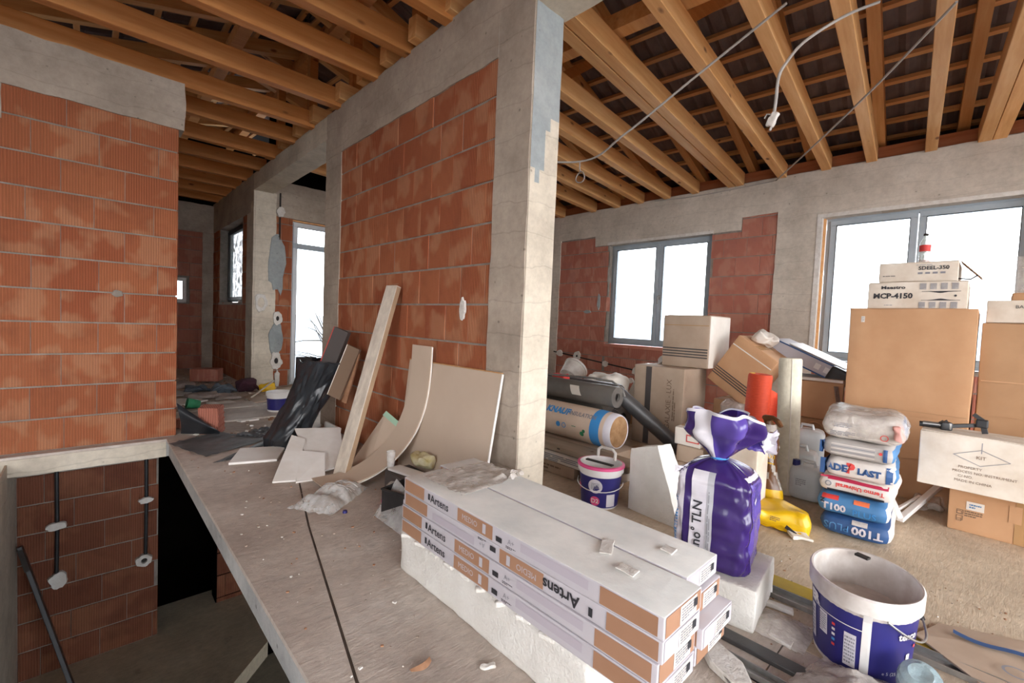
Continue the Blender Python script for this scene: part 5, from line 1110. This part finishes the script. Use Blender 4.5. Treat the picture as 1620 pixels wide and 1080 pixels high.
# plank leaning on the middle wall
t = root('leaning_plank', (1.29, 3.05, 0), label='long weathered plank leaning against the brick wall', cat='plank')
A, B = V((1.30, 3.07, .012)), V((1.715, 3.16, 1.385)); d_ = (B-A).normalized(); wv = V((.22, -.97, 0)); wv = (wv - d_*wv.dot(d_)).normalized(); th = d_.cross(wv)
Mp = Matrix((wv, th, d_)).transposed(); mk('plank_body', MB().rbox((A+B)/2, (.062, .022, (B-A).length/2), Mp, r=.003, seg=12, amp=.002, fr=5), M_plank, t, smooth=True)
mk('bare_edge', MB().obox((A+B)/2 + Mp @ V((.0635, 0, 0)), (.0006, .018, (B-A).length/2-.01), Mp), M_plankd, t); mk('rusty_nail', MB().tube([B + Mp @ V((-.04, 0, .01)), B + Mp @ V((.04, 0, .02))], .004, 6), M_woodchip, t)
# curved strip of board
cpts = [(1.735, 2.75, .955), (1.73, 2.755, .75), (1.71, 2.77, .55), (1.66, 2.80, .37), (1.57, 2.84, .22), (1.45, 2.88, .11), (1.30, 2.93, .04), (1.12, 3.0, .012)]
def cat(pts, t_):
    t_ *= len(pts)-1; i = min(int(t_), len(pts)-2); f = t_-i; P = [V(pts[max(0, min(len(pts)-1, i+k))]) for k in (-1, 0, 1, 2)]
    return .5*((2*P[1]) + (-P[0]+P[2])*f + (2*P[0]-5*P[1]+4*P[2]-P[3])*f*f + (-P[0]+3*P[1]-3*P[2]+P[3])*f**3)
t = root('curved_board', (1.45, 2.85, 0), label='bent strip of thin brown board curling down from the brick wall', cat='board')
cbd = mk('board_face', MB().grid(lambda a_, b_: cat(cpts, b_) + V((.0, .125-.25*a_, 0)), 4, 34, 0, .009), M_gyps, t, smooth=True)
mk('paper_edge', MB().tube([cat(cpts, i/30) + V((0, -.127, -.004)) for i in range(31)], .004, 6), M_gypw, t, smooth=True)
# big plasterboard panel
A, B = V((1.50, 0, .01)), V((1.752, 0, .842)); d_ = (B-A).normalized(); Mq = Matrix((V((0, 1, 0)), V((0, 1, 0)).cross(d_)*-1, d_)).transposed()
t = root('plasterboard_sheet', (1.6, 2.42, 0), label='large square sheet of brown plasterboard leaning on wall and pillar', cat='plasterboard')
mk('board_face', MB().prism([(1.64, 1.95, .01), (1.64, 2.90, .01), (1.752, 2.95, .838), (1.752, 1.92, .845)], (.012, 0, -.004)), M_gyps, t, bevel=.001)
mk('gypsum_edge', MB().prism([(1.637, 1.944, .01), (1.637, 1.950, .01), (1.749, 1.920, .845), (1.749, 1.914, .845)], (.014, 0, -.004)), M_gypw, t); mk('top_edge', MB().prism([(1.749, 1.92, .846), (1.749, 2.95, .839), (1.749, 2.95, .844), (1.749, 1.92, .851)], (.013, 0, 0)), M_woodx, t)
# green taped offcut and small pieces
t = root('plasterboard_offcut', (1.6, 3.2, 0), label='plasterboard offcut with a pale green edge between plank and bent board', cat='plasterboard')
mk('board_face', MB().prism([(1.46, 3.28, .01), (1.46, 3.02, .01), (1.66, 2.86, .36), (1.66, 3.12, .42)], (.012, 0, -.004)), M_gyps, t)
mk('green_edge', MB().prism([(1.645, 2.872, .335), (1.645, 3.132, .395), (1.664, 3.115, .428), (1.664, 2.855, .368)], (-.004, 0, .003)), M_gypg, t)
def panel(name, pts, th, mat, label, parts=True, edge=None):
    t = root(name, (sum(p[0] for p in pts)/len(pts), sum(p[1] for p in pts)/len(pts), min(p[2] for p in pts)), label=label, cat='plasterboard', group=None)
    a_, b_, c_ = V(pts[0]), V(pts[1]), V(pts[2]); nn = (b_-a_).cross(c_-a_).normalized()*th
    mk('board_face', MB().prism(pts, nn), mat, t); mk('paper_face', MB().prism([V(p)+nn for p in pts], nn*.06), edge or M_gyps, t); return t
panel('gypsum_offcut', [(1.24, 3.86, .20), (1.55, 3.70, .20), (1.40, 3.22, .04), (1.17, 3.22, .02)], .014, M_gypw, 'sloping grey-faced plasterboard offcut on top of the white pieces', edge=M_gyps)
panel('gypsum_offcut', [(.90, 3.22, .005), (1.03, 3.16, .005), (1.25, 3.64, .15), (1.18, 3.74, .17)], .012, M_gypw, 'long triangular white plasterboard offcut leaning toward the stairwell', edge=M_gypw)
panel('gypsum_offcut', [(1.02, 3.13, .004), (1.20, 3.10, .004), (1.30, 3.36, .10), (1.16, 3.48, .11)], .012, M_gypw, 'short white plasterboard offcut under the sloping piece', edge=M_gypw)
mk('gypsum_offcut', MB().rbox((1.24, 3.03, .012), (.03, .07, .010), rotz(-1.1), r=.004, seg=5, amp=.006, fr=20), M_gypw, smooth=True, label='crumbled plasterboard strip at the foot of the plank', cat='plasterboard')
mk('gypsum_offcut', MB().obox((1.58, 3.95, .08), (.012, .16, .09), Matrix.Rotation(.12, 3, 'Y')), M_gypw, label='white plasterboard piece against the wall behind the plank', cat='plasterboard', bevel=.003)
panel('gypsum_sheet', [(.76, 3.79, .004), (1.06, 3.69, .004), (1.21, 3.97, .02), (.90, 4.09, .02)], .016, M_gypw, 'flat white plasterboard piece on the floor near the stairwell edge', edge=M_gypw)
# polythene sheets
def poly(name, pts, label, zf, mat=M_sheet, nu=30, nv=14, cat_='sheet'):
    A, B, C, D = [V((x, y, 0)) for x, y in pts]
    return mk(name, MB().grid(lambda a_, b_: (A*(1-a_)+B*a_)*(1-b_)+(D*(1-a_)+C*a_)*b_ + V((.012*noise.noise(V((b_*9, 1, 3))), .012*noise.noise(V((a_*9, 1, 5))), zf(a_, b_))), nu, nv, 0, .0012), mat, smooth=True, label=label, cat=cat_)
poly('polythene_sheet', [(.49, 4.66), (.67, 4.10), (1.24, 4.40), (.88, 4.86)], 'black polythene sheet spread on the floor at the stairwell corner', lambda a_, b_: .006+.014*abs(noise.noise(V((a_*5, b_*7, 0))))+.02*b_*abs(noise.noise(V((a_*9, b_*3, 7)))))
poly('polythene_sheet', [(.68, 3.90), (.80, 3.92), (1.24, 4.30), (1.16, 4.36)], 'narrow trailing tail of black polythene near the white plasterboard piece', lambda a_, b_: .006+.012*abs(noise.noise(V((a_*8, b_*8, 3)))), nu=16, nv=8)
poly('polythene_sheet', [(.98, 4.62), (1.16, 4.40), (1.42, 4.62), (1.30, 4.80)], 'bunched black polythene leading to the rubbish bag', lambda a_, b_: .01+.05*abs(noise.noise(V((a_*6, b_*6, 9)))), nu=18, nv=14)
mk('curled_membrane', MB().grid(lambda a_, b_: (.60+.26*b_+.02*math.cos(a_*3), 4.98-.20*b_-.10*math.sin(a_*2.6), .01+.27*a_*(1-.85*b_)+.03*math.sin(a_*2.5)), 14, 14, 0, .004), M_bin, smooth=True, label='curled up black membrane piece by the end of the left wall', cat='membrane')
def loose_brick(c, M, label, mat=M_brick2, sc_=1):
    t = root('hollow_brick', c, label=label, cat='brick'); h = V((.19, .12, .095))*sc_; cc = V(c)+V((0, 0, 0))
    mb = MB(); 
    mb.obox(cc, h, M); mk('brick_body', mb, mat, t, bevel=.004)
    for i in range(5): mk('flute', MB().obox(cc + M @ V((-h.x*.8+h.x*.4*i, -h.y-.002, 0)), (.012*sc_, .003, h.z*.97), M), mat, t)
    return t
loose_brick((.84, 4.90, .125), rotz(1.0) @ Matrix.Rotation(1.45, 3, 'Y'), 'broken terracotta block standing beside the curled black membrane', sc_=.68)
loose_brick((.70, 5.25, .05), rotz(.5), 'low terracotta fragment at the foot of the left wall', sc_=.45)
loose_brick((1.36, 8.35, .125), rotz(-.5), 'whole hollow terracotta brick lying in the far corridor')
# rubbish bag
t = root('rubbish_bag', (1.42, 4.05, 0), label='black bin bag full of boards slumped against the concrete pillar', cat='bag')
ax0, ax1 = V((1.24, 4.12, 0)), V((1.53, 4.00, .73))
def bagf(a_, b_):
    th = a_*2*PI; c = ax0.lerp(ax1, b_); r = (.185+.005*b_ - .03*math.sin(b_*3.1) - .05*max(0, .12-b_)/.12) * (1+.30*noise.noise(V((math.cos(th)*1.6, math.sin(th)*1.6, b_*2.5)))+.16*abs(noise.noise(V((math.cos(th)*4, math.sin(th)*4, b_*5))))+.03*noise.noise(V((math.cos(th)*6, math.sin(th)*6, b_*9))))
    s_ = .06*math.sin(th*2)*b_ if b_ > .9 else 0
    return c + V((r*math.cos(th)*.95, r*math.sin(th)*1.15, s_*.3 + .03*noise.noise(V((math.cos(th)*3, math.sin(th)*3, 1)))*b_))
mk('bag_body', MB().grid(bagf, 90, 60, 0, .002).lathe([(0, .006), (.10, .008)], ax0, 20), M_bin, t, smooth=True)
mk('bag_rim', MB().tube([bagf(i/40, 1.0) for i in range(41)], .008, 8), M_bin, t, smooth=True)
def slab3(name, a, b_, w_, th_, mat, label, cat_, up, edge=None):
    t = root(name, a, label=label, cat=cat_); a, b_ = V(a), V(b_); d = (b_-a).normalized(); sv = V(up); sv = (sv-d*sv.dot(d)).normalized(); tv = d.cross(sv); M = Matrix((sv, tv, d)).transposed()
    mk('board', MB().obox((a+b_)/2, (w_/2, th_/2, (b_-a).length/2), M), mat, t, bevel=.002)
    if edge: mk('edge_strip', MB().obox((a+b_)/2 + M @ V((w_/2+.002, 0, 0)), (.003, th_/2+.001, (b_-a).length/2), M), edge, t)
    return t
slab3('dark_board', (1.44, 3.93, .45), (1.60, 3.81, 1.02), .14, .05, M_stripe, 'dark grey board with a red edge sticking out of the bin bag', 'board', (-.55, .8, .1), M_red)
slab3('brown_board', (1.52, 3.76, .45), (1.64, 3.66, .88), .12, .03, M_print, 'brown board with white edge sticking out of the bin bag', 'board', (-.55, .8, .1), M_whitecard)
slab3('black_case', (1.40, 4.12, .42), (1.42, 4.16, .76), .17, .06, M_blacks, 'black plastic case in the mouth of the bin bag', 'case', (-.5, .85, 0), None)
slab3('orange_lath', (1.60, 3.74, .4), (1.66, 3.64, .83), .05, .02, M_woodchip, 'narrow brown lath at the wall side of the bin bag', 'lath', (-.5, .8, 0), None)
# clutter beyond
t, b_ = bucket('paint_bucket', (1.60, 5.55, 0), .11, .125, .24, 'small white bucket with blue label beyond the bin bag', .04, [M_white, M_blue], (.04, .17))
t = root('green_pot', (.88, 6.1, 0), label='green plastic pot lying on its side in the corridor', cat='pot')
mk('pot_body', MB().lathe([(0, 0), (.045, 0), (.06, .12), (.055, .12), (.04, .01)], (.93, 6.1, .06), 20, 0, Matrix.Rotation(-1.35, 3, 'Y')), M_green, t, smooth=True); mk('pot_rim', MB().lathe([(.06, .115), (.064, .12), (.06, .125)], (.93, 6.1, .06), 20, 0, Matrix.Rotation(-1.35, 3, 'Y')), M_green, t, smooth=True)
r6 = random.Random(12)
for i, (x, y, s_, mt_, lb) in enumerate(((1.66, 7.25, (.14, .12, .17), M_cloth2, 'maroon cloth heap by the corridor column'), (1.38, 7.3, (.13, .12, .11), M_cloth1, 'blue-grey striped cloth heap next to the maroon cloth'), (1.10, 7.5, (.14, .12, .07), M_cloth1, 'dark blue rag in front of the corridor brick'), (1.1, 6.9, (.18, .14, .05), M_cloth3, 'dusty beige rag on the corridor floor'), (1.30, 6.7, (.12, .10, .05), M_cloth3, 'pale crumpled rag in the corridor middle'), (.85, 8.0, (.25, .2, .06), M_cloth3, 'dusty heap of sacking behind the left wall end'))):
    t = root('rag_heap', (x, y, 0), label=lb, cat='cloth')
    mk('cloth', MB().rbox((x, y, s_[2]/2), (s_[0], s_[1], s_[2]/2), rotz(r6.uniform(0, 2)), r=s_[2]*.4, seg=9, amp=.05, fr=9, seed=70+i), mt_, t, smooth=True)
    mk('fold', MB().tube([(x-.12, y-.1, .02), (x-.03, y-.14, s_[2]*.7), (x+.07, y-.13, s_[2]*.6), (x+.15, y-.08, .02)], .02, 8), mt_, t, smooth=True)
for i, (pts, mt_, lb) in enumerate((([(.62, 6.3), (1.10, 6.65), (.95, 6.95), (.55, 6.7)], M_gypw, 'white board piece on the corridor floor near the green pot'), ([(.6, 7.2), (1.0, 7.1), (1.05, 7.5), (.6, 7.7)], M_baggrey, 'light grey sheet beside the corridor brick'), ([(1.5, 6.2), (1.75, 6.3), (1.7, 6.9), (1.5, 6.7)], M_cardg, 'brown board scrap along the corridor opening'), ([(.58, 7.9), (1.0, 8.1), (.9, 8.5), (.6, 8.4)], M_gypw, 'white board piece deepest in the corridor'), ([(1.12, 6.2), (1.35, 6.25), (1.3, 6.5), (1.05, 6.45)], M_gypw, 'small white board chip in the corridor middle'), ([(1.15, 5.2), (1.32, 5.22), (1.3, 5.27), (1.12, 5.26)], M_gypw, 'thin white sliver before the laid corridor boards'))):
    mk('board_scrap', MB().prism([(x, y, .002) for x, y in pts], (0, 0, .015)), mt_, label=lb, cat='board')
mk('floor_board', MB().box((.56, 5.28, .001), (1.62, 5.92, .02)), M_floor, label='dusty board laid on the corridor floor, nearer one', cat='board', bevel=.003)
mk('floor_board', MB().box((.62, 5.96, .001), (1.50, 6.28, .022)), M_floor, label='dusty board laid on the corridor floor, farther one', cat='board', bevel=.003)
t = root('broom_stick', (1.7, 7.0, 0), label='pale stick lying by the corridor column with yellow rag', cat='stick'); mk('stick', MB().tube([(1.55, 6.5, .03), (1.95, 7.0, .16)], .012, 8), M_plank, t, smooth=True); mk('yellow_rag', MB().rbox((1.86, 7.0, .07), (.10, .05, .06), r=.03, seg=5, amp=.03, fr=15), M_yellow, t, smooth=True)
# clear packaging tray and rubbish heap near the cartons
def tray(a_, b_):
    u = (a_-.5)*2; e = 1-u**4; w_ = abs((b_-.5)*2)**3
    p = V((.93, 2.62, 0)).lerp(V((1.30, 2.86, 0)), a_); q = V((.55, -.83, 0))*((b_-.5)*.30*(1-.25*a_))
    return p+q+V((0, 0, .008+.075*(1-w_)*e*(.55+.5*math.sin(a_*9)**2)+.01*noise.noise(V((a_*9, b_*9, 0)))))
t = root('clear_tray', (1.1, 2.7, 0), label='crushed clear plastic packaging on the floor joint', cat='packaging')
mk('tray_shell', MB().grid(tray, 40, 24, 0, .0008), M_clear, t, smooth=True); mk('blue_cap', MB().lathe([(0, .014), (.012, .014), (.014, .0)], (1.09, 2.50, .001), 14), M_blue, t)
for i in range(4): mk('rib', MB().tube([tray(.55+.08*i, j/8) + V((0, 0, .004)) for j in range(1, 8)], .003, 6), M_clear, t, smooth=True)
t = root('black_crate', (1.36, 2.2, 0), label='black plastic crate behind the end of the flooring cartons', cat='crate')
cr2 = MB(); Mcr = rotz(.3)
for (cx_, cy_, hx, hy) in ((-.1, 0, .005, .17), (.1, 0, .005, .17), (0, .17, .1, .005), (0, -.17, .1, .005)): cr2.obox(V((1.37, 2.18, .085)) + Mcr @ V((cx_, cy_, 0)), (hx, hy, .083), Mcr)
cr2.obox((1.37, 2.18, .008), (.10, .17, .005), Mcr); mk('crate_body', cr2, M_blacks, t); mk('crate_rim', MB().tube([V((1.37, 2.18, .168)) + Mcr @ V(p) for p in ((-.103, -.173, 0), (.103, -.173, 0), (.103, .173, 0), (-.103, .173, 0), (-.103, -.173, 0))], .007, 6), M_blacks, t)
mk('pale_panel', MB().obox(V((1.37, 2.18, .09)) + Mcr @ V((-.108, -.06, 0)), (.003, .06, .06), Mcr), M_filmw, t)
carton('flat_carton', (1.30, 1.84, .12), (1.62, 2.05, .22), M_cardg, 'small open carton wedged between crate and flooring cartons', seed=81); carton('brown_carton', (1.28, 1.83, .0), (1.66, 2.08, .112), M_cardd, 'low box under the small carton at the pack ends', seed=82)
mk('white_tray', MB().rbox((1.48, 2.48, .17), (.05, .13, .008), rotz(.2), r=.006, seg=4), M_white, smooth=True, label='thin white plastic tray on the black crate', cat='tray')
carton('brown_carton', (1.40, 2.40, .0), (1.58, 2.62, .158), M_stripe, 'dark box behind the black crate carrying the white tray', seed=83, tape=False)
mk('ochre_rag', MB().rbox((1.60, 2.50, .22), (.05, .09, .04), r=.03, seg=6, amp=.03, fr=16, seed=84), plain('ochre_cloth', '#a8985f', '#c8bfa0', .8, 12), smooth=True, label='ochre and white rag behind the white tray', cat='cloth')
mk('clear_cup', MB().lathe([(0, 0), (.022, 0), (.030, .11), (.028, .11)], (1.44, 2.62, .165), 18), M_clear, smooth=True, label='clear plastic cup standing on the dark box', cat='cup')
mk('pink_rag', MB().rbox((1.34, 2.44, .018), (.03, .05, .016), r=.012, seg=5, amp=.014, fr=20), M_pink, smooth=True, label='bright pink rag on the floor by the clear packaging', cat='cloth')
mk('grey_film_ball', MB().rbox((1.38, 2.50, .07), (.035, .035, .05), r=.03, seg=6, amp=.02, fr=18), M_film, smooth=True, label='balled grey film between crate and bent board', cat='plastic film')
mk('glass_sheet', MB().prism([(1.20, 2.36, .004), (1.20, 1.90, .004), (1.30, 2.02, .13), (1.32, 2.33, .20)], (.004, 0, 0)), M_clear, label='clear plastic sheet leaning on the black crate', cat='sheet')
# black plank in the stairwell
t = root('black_plank', (-.3, 5.0, -2.05), label='black painted plank leaning in the stairwell', cat='plank'); mk('plank_body', MB().bar((-.40, 5.33, -.86), (-.08, 5.0, -2.04), .11, .03, (1, 0, 0)), M_blacks, t, bevel=.004)
mk('saw_mark', MB().bar((-.395, 5.31, -.88), (-.35, 5.26, -1.05), .112, .031, (1, 0, 0)), M_hole, t)
mk('plastic_scrap', MB().rbox((.10, 4.55, -2.02), (.05, .04, .025), r=.015, seg=5, amp=.02, fr=20), M_clear, smooth=True, label='clear plastic scrap on the cellar landing', cat='scrap')

# ---- hanging cables
def cable(pts, r=.008, seg=60): return MB().tube([cat(pts, i/seg) for i in range(seg+1)], r, 8)
t = root('hanging_cable', (3.0, 2.0, 2.4), label='grey cable slung from the pillar with a tied coil', cat='cable')
mk('cable', cable([(2.02, 3.35, 2.62), (2.5, 3.0, 2.56), (3.0, 2.42, 2.515), (3.0, 2.0, 2.63), (3.0, 1.5, 2.85), (3.0, .93, 3.10)]), M_cable, t, smooth=True)
mk('cable_tie', MB().tube([(3.0, 2.43, 2.52), (3.0, 2.43, 2.46), (3.0, 2.42, 2.43)], .005), M_cable, t)
mk('coil', MB().tube([(3.0+.006*math.sin(i*.9), 2.42+.045*math.cos(i*.45), 2.385+.045*math.sin(i*.45)) for i in range(44)], .005, 6), M_cable, t, smooth=True)
t = root('hanging_cable', (3.3, .6, 2.4), label='grey cable end dangling from a joist with a taped joint', cat='cable')
mk('cable', cable([(3.33, .545, 3.09), (3.1, .66, 2.95), (2.85, .78, 2.75), (2.62, .80, 2.54), (2.58, .815, 2.46), (2.58, .82, 2.36), (2.58, .825, 2.28)]), M_cable, t, smooth=True)
mk('taped_joint', MB().rbox((2.58, .83, 2.255), (.012, .02, .035), Matrix.Rotation(.4, 3, 'X'), r=.008, seg=4, amp=.006, fr=40), M_plast, t, smooth=True); mk('bare_wires', MB().tube([(2.58, .83, 2.28), (2.58, .86, 2.29), (2.58, .87, 2.27)], .004).tube([(2.58, .825, 2.25), (2.58, .84, 2.20)], .006), M_cable, t)
t = root('hanging_cable', (4.9, 1.2, 2.9), label='long grey cable running from a joist down to the top of the window wall', cat='cable')
mk('cable', cable([(3.62, .235, 3.09), (4.3, .68, 3.04), (5.2, 1.25, 3.04), (6.27, 1.93, 3.06)]), M_cable, t, smooth=True); mk('wall_run', cable([(6.27, 1.93, 3.06), (6.275, 2.3, 3.05), (6.28, 3.0, 3.045), (6.28, 3.6, 3.08)], .006), M_cable, t, smooth=True)
